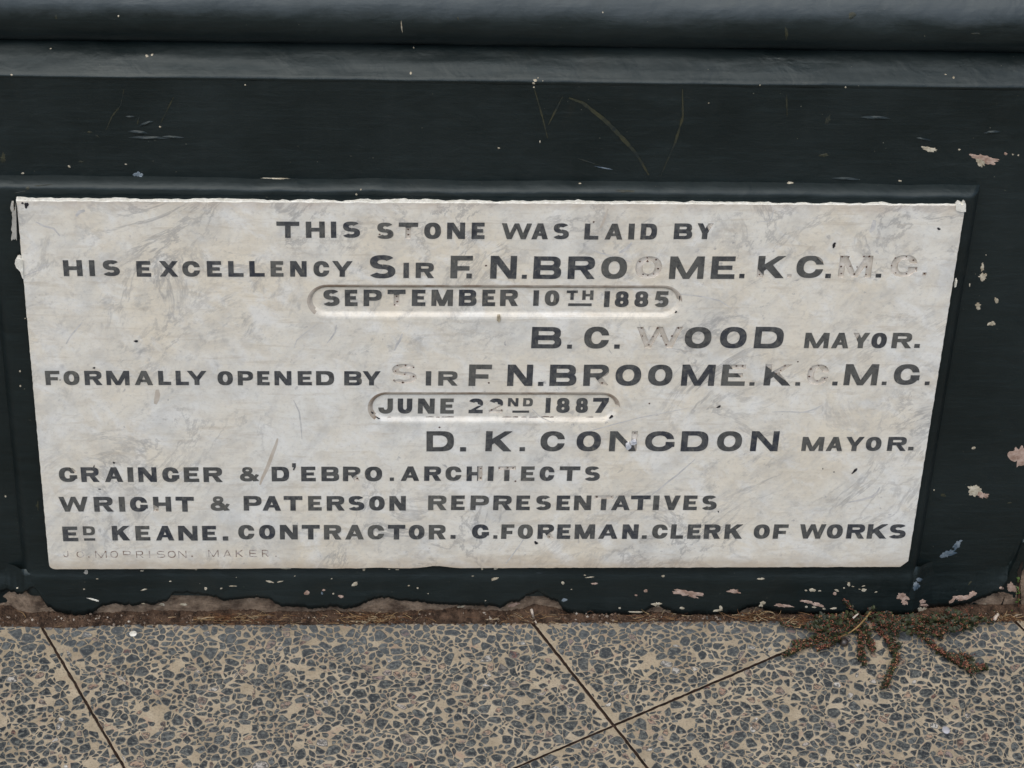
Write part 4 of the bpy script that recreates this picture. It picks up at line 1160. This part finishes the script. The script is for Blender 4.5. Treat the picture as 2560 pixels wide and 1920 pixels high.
for pts, w in [([(1310, 1346), (1300, 1362), (1285, 1382), (1264, 1410)], 3), ([(1738, 1148), (1715, 1168), (1690, 1190), (1672, 1203), (1650, 1222), (1628, 1238)], 4),
               ([(735, 870), (742, 850), (760, 835), (790, 812)], 2.5), ([(2035, 1030), (2000, 1031), (1970, 1029), (1930, 1030)], 2.5), ([(2056, 1012), (2040, 1022), (2020, 1028), (2000, 1031)], 3.5),
               ([(1006, 834), (1000, 850), (992, 862), (986, 876)], 6), ([(841, 812), (838, 830), (826, 848), (817, 858)], 4), ([(60, 690), (90, 678), (105, 665), (125, 660)], 3),
               ([(165, 860), (175, 842), (190, 824), (206, 806)], 4), ([(1580, 606), (1570, 618), (1560, 626), (1548, 632)], 8), ([(1480, 624), (1500, 632), (1530, 641), (1580, 655)], 3),
               ([(2200, 1218), (2192, 1232), (2180, 1242), (2160, 1248), (2120, 1256)], 6), ([(1900, 552), (1918, 555), (1928, 548), (1932, 536), (1934, 524)], 3), ([(734, 1000), (748, 1030), (752, 1060), (755, 1098)], 4),
               ([(1420, 1094), (1480, 1076), (1530, 1062), (1600, 1044), (1720, 1020)], 2.5), ([(1700, 735), (1760, 742), (1800, 752), (1830, 772)], 3), ([(2175, 580), (2182, 572), (2185, 560), (2186, 550)], 12),
               ([(90, 555), (110, 565), (135, 572), (150, 590)], 5), ([(190, 540), (198, 530), (212, 526)], 9), ([(1330, 1022), (1350, 1042), (1380, 1056)], 2)]:
    streak(pts, w, M_VEIN, "vein")

# ------------------------------------------------------------------ pavement
ground = link("ground", mesh_from("ground", [(-60, -60, -.0032), (60, -60, -.0032), (60, 60, -.0032), (-60, 60, -.0032)], [(0, 1, 2, 3)]), [M_JOINT])
tag(ground, kind="structure")
pave = empty("pavement", (.5812, -.1584, 0))
tag(pave, kind="structure")
a1, a2 = math.radians(29.8), math.radians(-64.2)
E1 = Vector((math.cos(a1), math.sin(a1)))
E2 = Vector((math.cos(a2), math.sin(a2)))
TS = .4695

def clip2(poly, p, n):
    """keep (x-p).n <= 0"""
    out = []
    for i, a in enumerate(poly):
        b = poly[(i + 1) % len(poly)]
        da = (a[0] - p[0]) * n[0] + (a[1] - p[1]) * n[1]
        db = (b[0] - p[0]) * n[0] + (b[1] - p[1]) * n[1]
        if da <= 0: out.append(a)
        if da * db < 0:
            t = da / (da - db)
            out.append((a[0] + (b[0] - a[0]) * t, a[1] + (b[1] - a[1]) * t))
    return out

def slab_mesh(seed):
    rnd = random.Random(seed)
    S, gap = TS, .0013
    sp = .0095
    pts, grid = [], {}
    # dart throwing with varied radii
    def ok(x, y, r):
        gx, gy = int(x / .014), int(y / .014)
        for i in (-1, 0, 1):
            for j in (-1, 0, 1):
                for (a, b, q) in grid.get((gx + i, gy + j), ()):
                    if (a - x) ** 2 + (b - y) ** 2 < ((r + q) * .5 * 1.0) ** 2: return False
        return True
    for r, tries in ((.0122, 420), (.0094, 2600), (.0070, 12000), (.0050, 22000), (.0036, 16000)):
        for _ in range(tries):
            x, y = rnd.uniform(-.004, S + .004), rnd.uniform(-.004, S + .004)
            rr = r * rnd.uniform(.85, 1.12)
            if ok(x, y, rr):
                pts.append((x, y, rr))
                grid.setdefault((int(x / .014), int(y / .014)), []).append((x, y, rr))
    V, F, rim = [], [], []
    lo, hi = gap + .0006, S - gap - .0006
    for (x, y, r) in pts:
        if not (lo < x < hi and lo < y < hi): continue
        void = ns(x * 24 + seed * 9, y * 24, seed)
        pr = .02 + (.13 if void > .38 else 0) + (.14 if min(x - lo, y - lo, hi - x, hi - y) < .007 else 0)
        if rnd.random() < pr: continue
        # power cell against neighbours
        R = r * 1.25
        poly = [(x + R * math.cos(t * math.pi / 5 + .3), y + R * math.sin(t * math.pi / 5 + .3)) for t in range(10)]
        gx, gy = int(x / .014), int(y / .014)
        inset = rnd.uniform(.00022, .00062)
        if rnd.random() < .25: inset *= 1.7
        for i in (-2, -1, 0, 1, 2):
            for j in (-2, -1, 0, 1, 2):
                for (a, b, q) in grid.get((gx + i, gy + j), ()):
                    d2 = (a - x) ** 2 + (b - y) ** 2
                    if d2 < 1e-12 or d2 > .0011: continue
                    d = math.sqrt(d2)
                    t = (d2 + (r * r - q * q) * .25) / (2 * d)
                    n = ((a - x) / d, (b - y) / d)
                    m = t - inset
                    poly = clip2(poly, (x + n[0] * m, y + n[1] * m), n)
                    if len(poly) < 3: break
        for (p, n) in (((lo, 0), (-1, 0)), ((hi, 0), (1, 0)), ((0, lo), (0, -1)), ((0, hi), (0, 1))):
            if len(poly) >= 3: poly = clip2(poly, p, n)
        # a random broken side
        if len(poly) >= 3 and rnd.random() < .75:
            for _ in range(rnd.choice((1, 1, 2))):
                t = rnd.uniform(0, 6.283); m = r * rnd.uniform(.22, .42)
                q = clip2(poly, (x + m * math.cos(t), y + m * math.sin(t)), (math.cos(t), math.sin(t)))
                if len(q) >= 3: poly = q
        if len(poly) < 3: continue
        area = abs(sum(poly[i][0] * poly[(i + 1) % len(poly)][1] - poly[(i + 1) % len(poly)][0] * poly[i][1] for i in range(len(poly)))) / 2
        if area < 1.8e-6: continue
        # knock the corners off: cut each corner once
        q = []
        for i, p in enumerate(poly):
            a, b = poly[i - 1], poly[(i + 1) % len(poly)]
            la, lb = math.dist(p, a), math.dist(p, b)
            if la < .0009 or lb < .0009:
                q.append(p); continue
            k = rnd.uniform(.12, .26)
            q.append((p[0] + (a[0] - p[0]) * k, p[1] + (a[1] - p[1]) * k))
            q.append((p[0] + (b[0] - p[0]) * k, p[1] + (b[1] - p[1]) * k))
        wv = lambda p: (p[0] + .0062 * ns(p[0] * 52, p[1] * 52, seed + .5) + .002 * ns(p[0] * 120, p[1] * 120, seed + 8.5), p[1] + .0062 * ns(p[0] * 52, p[1] * 52, seed + 4.5) + .002 * ns(p[0] * 120, p[1] * 120, seed + 6.5))
        q = [wv(p) for p in q]
        for (pp, n_) in (((lo, 0), (-1, 0)), ((hi, 0), (1, 0)), ((0, lo), (0, -1)), ((0, hi), (0, 1))):
            if len(q) >= 3: q = clip2(q, pp, n_)
        if len(q) < 3: continue
        q = [(p[0] + rnd.uniform(-1, 1) * .00022, p[1] + rnd.uniform(-1, 1) * .00022) for p in q]
        cx = sum(p[0] for p in q) / len(q); cy = sum(p[1] for p in q) / len(q)
        b0 = len(V)
        top = rnd.uniform(.0003, .0007)
        tx, ty_ = rnd.uniform(-.03, .03), rnd.uniform(-.03, .03)
        for p in q: V.append((p[0], p[1], .00008))
        for p in q:
            V.append((cx + (p[0] - cx) * .86, cy + (p[1] - cy) * .86, top + (p[0] - cx) * tx + (p[1] - cy) * ty_))
        n = len(q)
        F.append(tuple(b0 + n + i for i in range(n)))
        for i in range(n):
            F.append((b0 + i, b0 + (i + 1) % n, b0 + n + (i + 1) % n, b0 + n + i))
            rim.append(len(F) - 1)
    nst = len(F)
    # matrix slab with slightly worn arrises
    K = 130
    b0 = len(V)
    def eg(t, k): return .0008 * ns(t * 40, k, seed) + .0007 * ns(t * 160, k, seed + 2)
    loop = []
    g0, g1 = gap, S - gap
    for t in range(K): loop.append((g0 + (g1 - g0) * t / K, g0 + eg(t / K, 1)))
    for t in range(K): loop.append((g1 + eg(t / K, 2), g0 + (g1 - g0) * t / K))
    for t in range(K): loop.append((g1 - (g1 - g0) * t / K, g1 + eg(t / K, 3)))
    for t in range(K): loop.append((g0 + eg(t / K, 4), g1 - (g1 - g0) * t / K))
    n = len(loop)
    for (ins, z) in ((.0011, 0.0), (.0003, -.0005), (0.0, -.0014), (0.0, -.03)):
        for (x, y) in loop:
            V.append((x + (ins if x < S / 2 else -ins), y + (ins if y < S / 2 else -ins), z))
    F.append(tuple(b0 + i for i in range(n)))
    for r in range(3):
        for i in range(n):
            F.append((b0 + r * n + i, b0 + (r + 1) * n + i, b0 + (r + 1) * n + (i + 1) % n, b0 + r * n + (i + 1) % n))
    # shear to the slightly out-of-square lattice
    V = [(x * E1.x - y * E2.x, x * E1.y - y * E2.y, z) for (x, y, z) in V]   # slightly out of square, as laid
    return V, F, nst, rim

def make_slab(seed):
    V, F, nst, rim = slab_mesh(seed)
    me = mesh_from("paving_slab", V, F)
    me.materials.append(M_STONE); me.materials.append(M_MORTAR); me.materials.append(M_RIM); me.materials.append(M_JOINT)
    mi = [0] * nst + [1] * (len(F) - nst)
    for r in rim: mi[r] = 2
    n_side = (len(F) - nst - 1) // 3
    for k in range(n_side): mi[-1 - k] = mi[-1 - n_side - k] = 3          # soiled flanks of the joint
    me.polygons.foreach_set("material_index", mi)
    return me
variants = [make_slab(s) for s in (1, 2, 3, 4)]
cnt = 0
for i in range(-5, 6):
    for j in range(-3, 6):
        org = Vector((.5812, -.1584)) + E1 * TS * i + E2 * TS * j
        ctr = org + (E1 + E2) * TS / 2
        if not (-1.7 < ctr.x < 2.8 and -1.9 < ctr.y < .30): continue
        o = bpy.data.objects.new("paving_slab", variants[(i * 2 + j * 3) % 4])
        COL.objects.link(o)
        # local frame: x along E1, y along -E2 (kept right-handed), optionally turned
        ex, ey = E1, -E2
        base0 = org + E2 * TS
        M = Matrix.Translation((base0.x, base0.y, random.uniform(-.0006, .0006)))
        if (i + j) % 2:
            M = M @ Matrix.Translation((TS * (ex.x + ey.x), TS * (ex.y + ey.y), 0)) @ Matrix.Rotation(math.pi, 4, 'Z')
        o.parent = pave
        o.matrix_parent_inverse = Matrix.Translation(-pave.location)
        o.matrix_basis = M
        cnt += 1
far = link("pavement_beyond", mesh_from("pavement_beyond", [(-40, -40, -.0015), (40, -40, -.0015), (40, -1.4, -.0015), (-40, -1.4, -.0015)], [(0, 1, 2, 3)]), [M_MORTAR])
tag(far, kind="structure")

# ------------------------------------------------------------------ dirt and litter along the foot of the wall
def dirt():
    V, F = [], []
    nx = 900
    XS = [X0 + (-.12 - X0) * i / 100 for i in range(100)] + [-.12 + 1.26 * i / 1500 for i in range(1500)] + [1.14 + (X1 - 1.14) * i / 100 for i in range(101)]
    nx = len(XS) - 1
    for i in range(nx + 1):
        x = XS[i]
        thin = 1.0 - .75 * max(0, min(1, (x - .55) / .1))
        w = (.0036 + .0022 * ns(x * 16, 3) + .0016 * ns(x * 70, 5) + .0012 * ns(x * 260, 4)) * (.5 + .5 * thin)
        if x < .06: w += .004 * min(1, (.06 - x) / .04)
        h = (.0062 + .005 * ns(x * 13, 9) + .003 * ns(x * 60, 2)) * thin
        if .48 < x < .54: h += .008 * (1 - abs(x - .51) / .03)
        prof = [(.020, h + .002), (.012, h), (.006, h * .8), (.000, h * .55), (-w * .5, h * .3), (-w * .85, .0022), (-w, -.001)]
        for k, (y, z) in enumerate(prof):
            V.append(Vector((x, y, z + ((.0016 * ns(x * 220, k * 2.1) + .0014 * ns(x * 520, k * 3.3)) if 0 < k < 6 else 0))))
    n = 7
    for i in range(nx):
        for k in range(n - 1):
            F.append((i * n + k, i * n + k + 1, (i + 1) * n + k + 1, (i + 1) * n + k))
    nf = len(F)
    mi = [0] * nf
    # crumbs
    for _ in range(4200):
        x = random.uniform(-.15, 1.15)
        y = random.gauss(.001, .0035)
        if y > .008 or y < -.012: continue
        if x > .72 and random.random() < .45: continue
        s = random.choice((.0005, .0007, .0009, .0012, .0018)) * random.uniform(.7, 1.3)
        z = max(.0005, (.006 if x < .6 else .002) * (y + .005) / .012)
        b = len(V)
        q = [Vector((random.uniform(-1, 1), random.uniform(-1, 1), random.uniform(-.6, .8))).normalized() * s for _ in range(6)]
        for p in (Vector((-s, 0, 0)), Vector((s, 0, 0)), Vector((0, -s, 0)), Vector((0, s, 0)), Vector((0, 0, -s)), Vector((0, 0, s))):
            V.append(Vector((x, y, z)) + p * random.uniform(.6, 1.3))
        for f in ((0, 2, 5), (2, 1, 5), (1, 3, 5), (3, 0, 5), (2, 0, 4), (1, 2, 4), (3, 1, 4), (0, 3, 4)):
            F.append(tuple(b + k for k in f)); mi.append(1)
    # broken fibres
    def fibre(x, y, z, l, w, az, el, curl):
        b = len(V)
        d = Vector((math.cos(az) * math.cos(el), math.sin(az) * math.cos(el), math.sin(el)))
        side = Vector((-math.sin(az), math.cos(az), 0)) * w
        upv = Vector((0, 0, 1)) * w
        p = Vector((x, y, z))
        N = 5
        for k in range(N + 1):
            t = k / N
            q = p + d * l * t + Vector((-math.sin(az), math.cos(az), .3)) * curl * math.sin(t * math.pi)
            q.z = max(q.z, .0006)
            ww = 1 - .7 * t
            V.extend((q + side * ww, q - side * ww, q + upv * 1.2 * ww))
        for k in range(N):
            a = b + 3 * k
            for s in range(3):
                F.append((a + s, a + (s + 1) % 3, a + 3 + (s + 1) % 3, a + 3 + s)); mi.append(2)
    for _ in range(520):
        x = random.choice((random.uniform(-.1, 1.1), random.gauss(.20, .03), random.gauss(.345, .022), random.gauss(.345, .022), random.gauss(.5, .02), random.gauss(.64, .02), random.gauss(.27, .06)))
        y = random.uniform(-.006, .004)
        fibre(x, y, random.uniform(.001, .009), random.uniform(.003, .014), random.uniform(.00018, .0004), random.choice((0, math.pi)) + random.gauss(0, .5), random.uniform(-.2, .5), random.gauss(0, .002))
    o = link("dirt_litter", mesh_from("dirt_litter", V, F), [M_DIRT, M_CRUMB, M_FIBRE])
    o.data.polygons.foreach_set("material_index", mi)
    tag(o, "brown dirt, crumbs and dead fibres banked along the foot of the wall", "dirt", kind="stuff")
dirt()

# ------------------------------------------------------------------ plants and bits
def tube(V, F, pts, r0, r1, n=5):
    b = len(V)
    N = len(pts)
    for k, p in enumerate(pts):
        d = (pts[min(N - 1, k + 1)] - pts[max(0, k - 1)]).normalized()
        a = d.cross(Vector((0, 0, 1)))
        if a.length < 1e-4: a = Vector((1, 0, 0))
        a.normalize(); c = a.cross(d)
        r = r0 + (r1 - r0) * k / (N - 1)
        for s in range(n):
            t = 2 * math.pi * s / n
            V.append(p + a * r * math.cos(t) + c * r * math.sin(t))
    for k in range(N - 1):
        for s in range(n):
            F.append((b + k * n + s, b + k * n + (s + 1) % n, b + (k + 1) * n + (s + 1) % n, b + (k + 1) * n + s))
    F.append(tuple(b + s for s in range(n))[::-1]); F.append(tuple(b + (N - 1) * n + s for s in range(n)))

def smooth_path(pts, m=6):
    out = []
    for i in range(len(pts) - 1):
        p0, p1, p2, p3 = pts[max(0, i - 1)], pts[i], pts[i + 1], pts[min(len(pts) - 1, i + 2)]
        for k in range(m):
            t = k / m
            out.append(.5 * ((2 * p1) + (p2 - p0) * t + (2 * p0 - 5 * p1 + 4 * p2 - p3) * t * t + (3 * p1 - p0 - 3 * p2 + p3) * t ** 3))
    out.append(pts[-1])
    return out

def leaf(V, F, base, d, up, l, w):
    side = d.cross(up).normalized()
    b = len(V)
    for (t, s, h) in ((0, 0, 0), (.3, .42, .10), (.62, .5, .14), (.9, .26, .08), (1.0, 0, 0), (.9, -.26, .08), (.62, -.5, .14), (.3, -.42, .10), (.5, 0, -.02)):
        V.append(base + d * l * t + side * w * s + up * l * h)
    for k in range(8): F.append((b + 8, b + k, b + (k + 1) % 8))

def bud(V, F, c, r):
    b = len(V)
    for p in (Vector((-1, 0, 0)), Vector((1, 0, 0)), Vector((0, -1, 0)), Vector((0, 1, 0)), Vector((0, 0, -1)), Vector((0, 0, 1))):
        V.append(c + p * r * random.uniform(.7, 1.25))
    for f in ((0, 2, 5), (2, 1, 5), (1, 3, 5), (3, 0, 5), (2, 0, 4), (1, 2, 4), (3, 1, 4), (0, 3, 4)): F.append(tuple(b + k for k in f))

def ground_pt(px, py, z):
    p = on_z(px, py, z)
    if p.y > -.001:
        h = hit(px, py)
        p = h[0] + h[1] * .004 if h else on_y(px, py, .003)
    return p

weed = empty("creeping_weed", on_z(2170, 1556, 0))
tag(weed, "low creeping weed with small dark leaves and reddish buds, spreading from the wall foot", "weed")
def runner(parent, pix, z=.004, dens=1.0, lsc=1.0, budp=.75, name="runner", leafm=None, clus=1.0):
    pts = [ground_pt(a, b, z + random.uniform(-.001, .002)) for a, b in pix]
    path = smooth_path(pts, 7)
    V, F, mi = [], [], []
    tube(V, F, path, .0006, .0003); mi = [0] * len(F)
    L = sum((path[i + 1] - path[i]).length for i in range(len(path) - 1))
    nn = max(4, int(L / .0022 * dens))
    for k in range(nn):
        t = (k + random.random()) / nn * (len(path) - 1.001)
        i = int(t); p = path[i].lerp(path[i + 1], t - i)
        d = (path[i + 1] - path[i]).normalized()
        for s in (-1, 1):
            az = math.atan2(d.y, d.x) + s * random.uniform(.5, 1.5)
            el = random.uniform(.0, .7)
            ld = Vector((math.cos(az) * math.cos(el), math.sin(az) * math.cos(el), math.sin(el)))
            up = Vector((random.uniform(-.4, .4), random.uniform(-.6, .2), 1)).normalized()
            f0 = len(F)
            leaf(V, F, p + Vector((0, 0, random.uniform(-.001, .002))), ld, up, random.uniform(.0028, .0052) * lsc, random.uniform(.0020, .0036) * lsc)
            mi += [1] * (len(F) - f0)
        if random.random() < budp:
            c = p + Vector((random.uniform(-.003, .003), random.uniform(-.003, .003), random.uniform(.001, .004))) * clus
            f0 = len(F)
            for _ in range(random.randint(2, 4)):
                bud(V, F, c + Vector((random.uniform(-.0018, .0018), random.uniform(-.0018, .0018), random.uniform(-.0006, .001))), random.uniform(.0006, .0011))
            mi += [2] * (len(F) - f0)
    for v in V:
        if v.z < .0010: v.z = .0010 + random.uniform(0, .0004)
    o = link(name, mesh_from(name, V, F), [M_STEM, leafm or M_LEAF, M_BUD])
    o.data.polygons.foreach_set("material_index", mi)
    keep_world(o, parent)
RUN = [
    [(2140, 1550), (2110, 1572), (2075, 1592), (2020, 1612), (1990, 1626), (1968, 1638)], [(2100, 1600), (2070, 1612), (2048, 1622)], [(2050, 1590), (2010, 1605), (1985, 1612)],
    [(2150, 1560), (2148, 1590), (2152, 1620), (2150, 1645), (2161, 1662)], [(2165, 1570), (2175, 1600), (2182, 1628)],
    [(2180, 1570), (2210, 1590), (2232, 1625), (2240, 1650), (2225, 1685), (2214, 1718)], [(2215, 1595), (2232, 1610), (2250, 1618)],
    [(2230, 1556), (2280, 1572), (2318, 1600), (2345, 1625), (2385, 1645), (2420, 1660), (2448, 1672), (2464, 1668)], [(2380, 1640), (2410, 1640), (2430, 1652)], [(2320, 1605), (2350, 1632), (2395, 1660), (2440, 1682)],
    [(2280, 1570), (2310, 1580), (2335, 1586), (2352, 1592)], [(2200, 1548), (2260, 1552), (2310, 1556), (2360, 1558), (2412, 1556)], [(2220, 1540), (2270, 1536), (2310, 1534), (2344, 1536)],
    [(2130, 1548), (2070, 1546), (2020, 1540), (1985, 1536)], [(2110, 1556), (2060, 1562), (2010, 1566), (1952, 1562)], [(2080, 1566), (2050, 1582), (2040, 1596)],
    [(2150, 1536), (2130, 1518), (2116, 1506), (2112, 1500)], [(2160, 1536), (2170, 1524), (2182, 1518)], [(2400, 1552), (2440, 1545), (2480, 1538), (2510, 1534)], [(2360, 1548), (2400, 1540), (2440, 1534)],
]
for r in RUN: runner(weed, r, dens=1.3, budp=.65)
for r in RUN[:12]:
    runner(weed, [(a + random.uniform(-9, 9), b + random.uniform(-5, 5)) for a, b in r], dens=1.1, budp=.6)
for _ in range(52):
    cx, cy = random.uniform(2040, 2420), random.uniform(1534, 1574)
    a = random.uniform(0, 6.28); l = random.uniform(20, 50)
    runner(weed, [(cx, cy), (cx + l * math.cos(a), cy + l * .45 * math.sin(a)), (cx + 1.6 * l * math.cos(a + .3), cy + .7 * l * math.sin(a + .3))], z=random.uniform(.004, .012), dens=1.0, lsc=1.25, budp=.5)

corner = empty("corner_seedling", on_y(2535, 1530, .012) * 1.0)
corner.location.z = 0
tag(corner, "small green seedling rooted in the broken plaster corner at the right edge", "weed")
M_GREEN = mat_island("seedling_leaf", [(0, (.045, .085, .020)), (1, (.085, .14, .035))], .5, .2, (.03, .04, .015), 200)
runner(corner, [(2545, 1520), (2548, 1490), (2547, 1460), (2546, 1446)], dens=.35, lsc=1.1, budp=0, name="shoot", leafm=M_GREEN)
runner(corner, [(2530, 1538), (2508, 1530), (2496, 1522)], dens=.8, lsc=1.3, budp=.2, name="shoot", leafm=M_GREEN)

def strand_thing(name, label, cat, pathlists, r0, r1, mat, partname=None, group=None):
    if partname is None:
        V, F = [], []
        for p in pathlists: tube(V, F, smooth_path(p, 6), r0, r1)
        o = link(name, mesh_from(name, V, F, True), [mat])
        tag(o, label, cat, group)
        return o
strand_thing("dry_stalk", "long curved straw coloured stalk lying across the weed", "stalk",
             [[on_z(2176, 1530, .012), on_z(2160, 1550, .011), on_z(2138, 1572, .009), on_z(2108, 1589, .007), on_z(2078, 1597, .005), on_z(2040, 1601, .003)]], .0011, .0006, M_STRAW)
strand_thing("dry_stalk", "short bent orange twig standing in the dirt below the stone centre", "stalk",
             [[on_y(1329, 1524, -.001), on_y(1331, 1533, -.006), on_z(1335, 1546, .004), on_z(1341, 1558, .002)]], .0016, .0008, M_BONE)
strand_thing("dry_stalk", "short pale straw fragment caught among the weed leaves", "stalk",
             [[on_z(2133, 1545, .012), on_z(2140, 1539, .012), on_z(2146, 1534, .013)]], .0012, .0006, M_BONE)
strand_thing("dry_stalk", "stubby pale splinter leaning in the dirt at the far right", "stalk",
             [[on_z(2484, 1550, .003), on_z(2490, 1543, .005), on_z(2496, 1535, .007)]], .0026, .0020, M_BONE)

def tuft(label, cx, cy, n, spx, hpx, seed, z=.004, name="dry_tuft", r=.0004):
    rnd = random.Random(seed)
    paths = []
    for _ in range(n):
        x0 = cx + rnd.gauss(0, spx * .35); y0 = cy + rnd.uniform(-3, 8)
        a = rnd.uniform(-2.9, -.2)
        pts = []
        cur = rnd.gauss(0, 1.1)
        x, y = x0, y0
        zz = z
        for k in range(5):
            pts.append(on_z(x, y, max(.001, zz)) if on_z(x, y, zz).y < .002 else on_y(x, y, -.003 + rnd.uniform(-.004, .002)))
            x += spx * .22 * math.cos(a); y += hpx * .25 * math.sin(a); a += cur; zz += rnd.uniform(-.0005, .003)
        paths.append(pts)
    return strand_thing(name, label, "dead grass", paths, r, r * .6, M_FIBRE, group="tufts of dead grass")
tuft("orange brown tuft of dead grass just left of the weed", 1895, 1545, 46, 60, 26, 5)
tuft("small dry brown tuft of dead grass below the stone, left of centre", 935, 1545, 30, 70, 22, 6)
tuft("tangle of dry orange rootlets in the broken corner at the right edge", 2520, 1546, 34, 44, 26, 8)
tuft("loose pale dead grass at the left end of the weed", 2005, 1556, 30, 60, 24, 9)
tuft("faint reddish dead grass in the dirt left of centre", 560, 1546, 30, 90, 16, 11)

def pebble(label, px, py, rx, ry, rz, mat, name="snail_shell", z=None, cat="shell"):
    bm = bmesh.new()
    bmesh.ops.create_icosphere(bm, subdivisions=3, radius=1)
    for v in bm.verts:
        k = 1 + .08 * ns(v.co.x * 2, v.co.y * 2, v.co.z * 2 + px)
        v.co = Vector((v.co.x * rx * k, v.co.y * ry * k, v.co.z * rz * k))
    me = bpy.data.meshes.new(name); bm.to_mesh(me); bm.free(); me.shade_smooth()
    o = link(name, me, [mat])
    p = on_z(px, py, rz * .8)
    o.location = p if z is None else Vector((p.x, p.y, z))
    tag(o, label, cat)
pebble("rounded dark shiny seed shell on the paving under the weed", 2110, 1605, .0048, .0052, .0045, M_SEED)
pebble("small flat white pebble pressed on the paving near the left joint", 333, 1584, .0040, .0045, .0008, M_EDGE, "pebble", cat="pebble")
pebble("grey rounded pebble set in the paving at the lower right", 2365, 1825, .0040, .0055, .0012, mat_simple("grey_pebble", (.30, .30, .32), (.42, .42, .45), 60, .7), "pebble", cat="pebble")
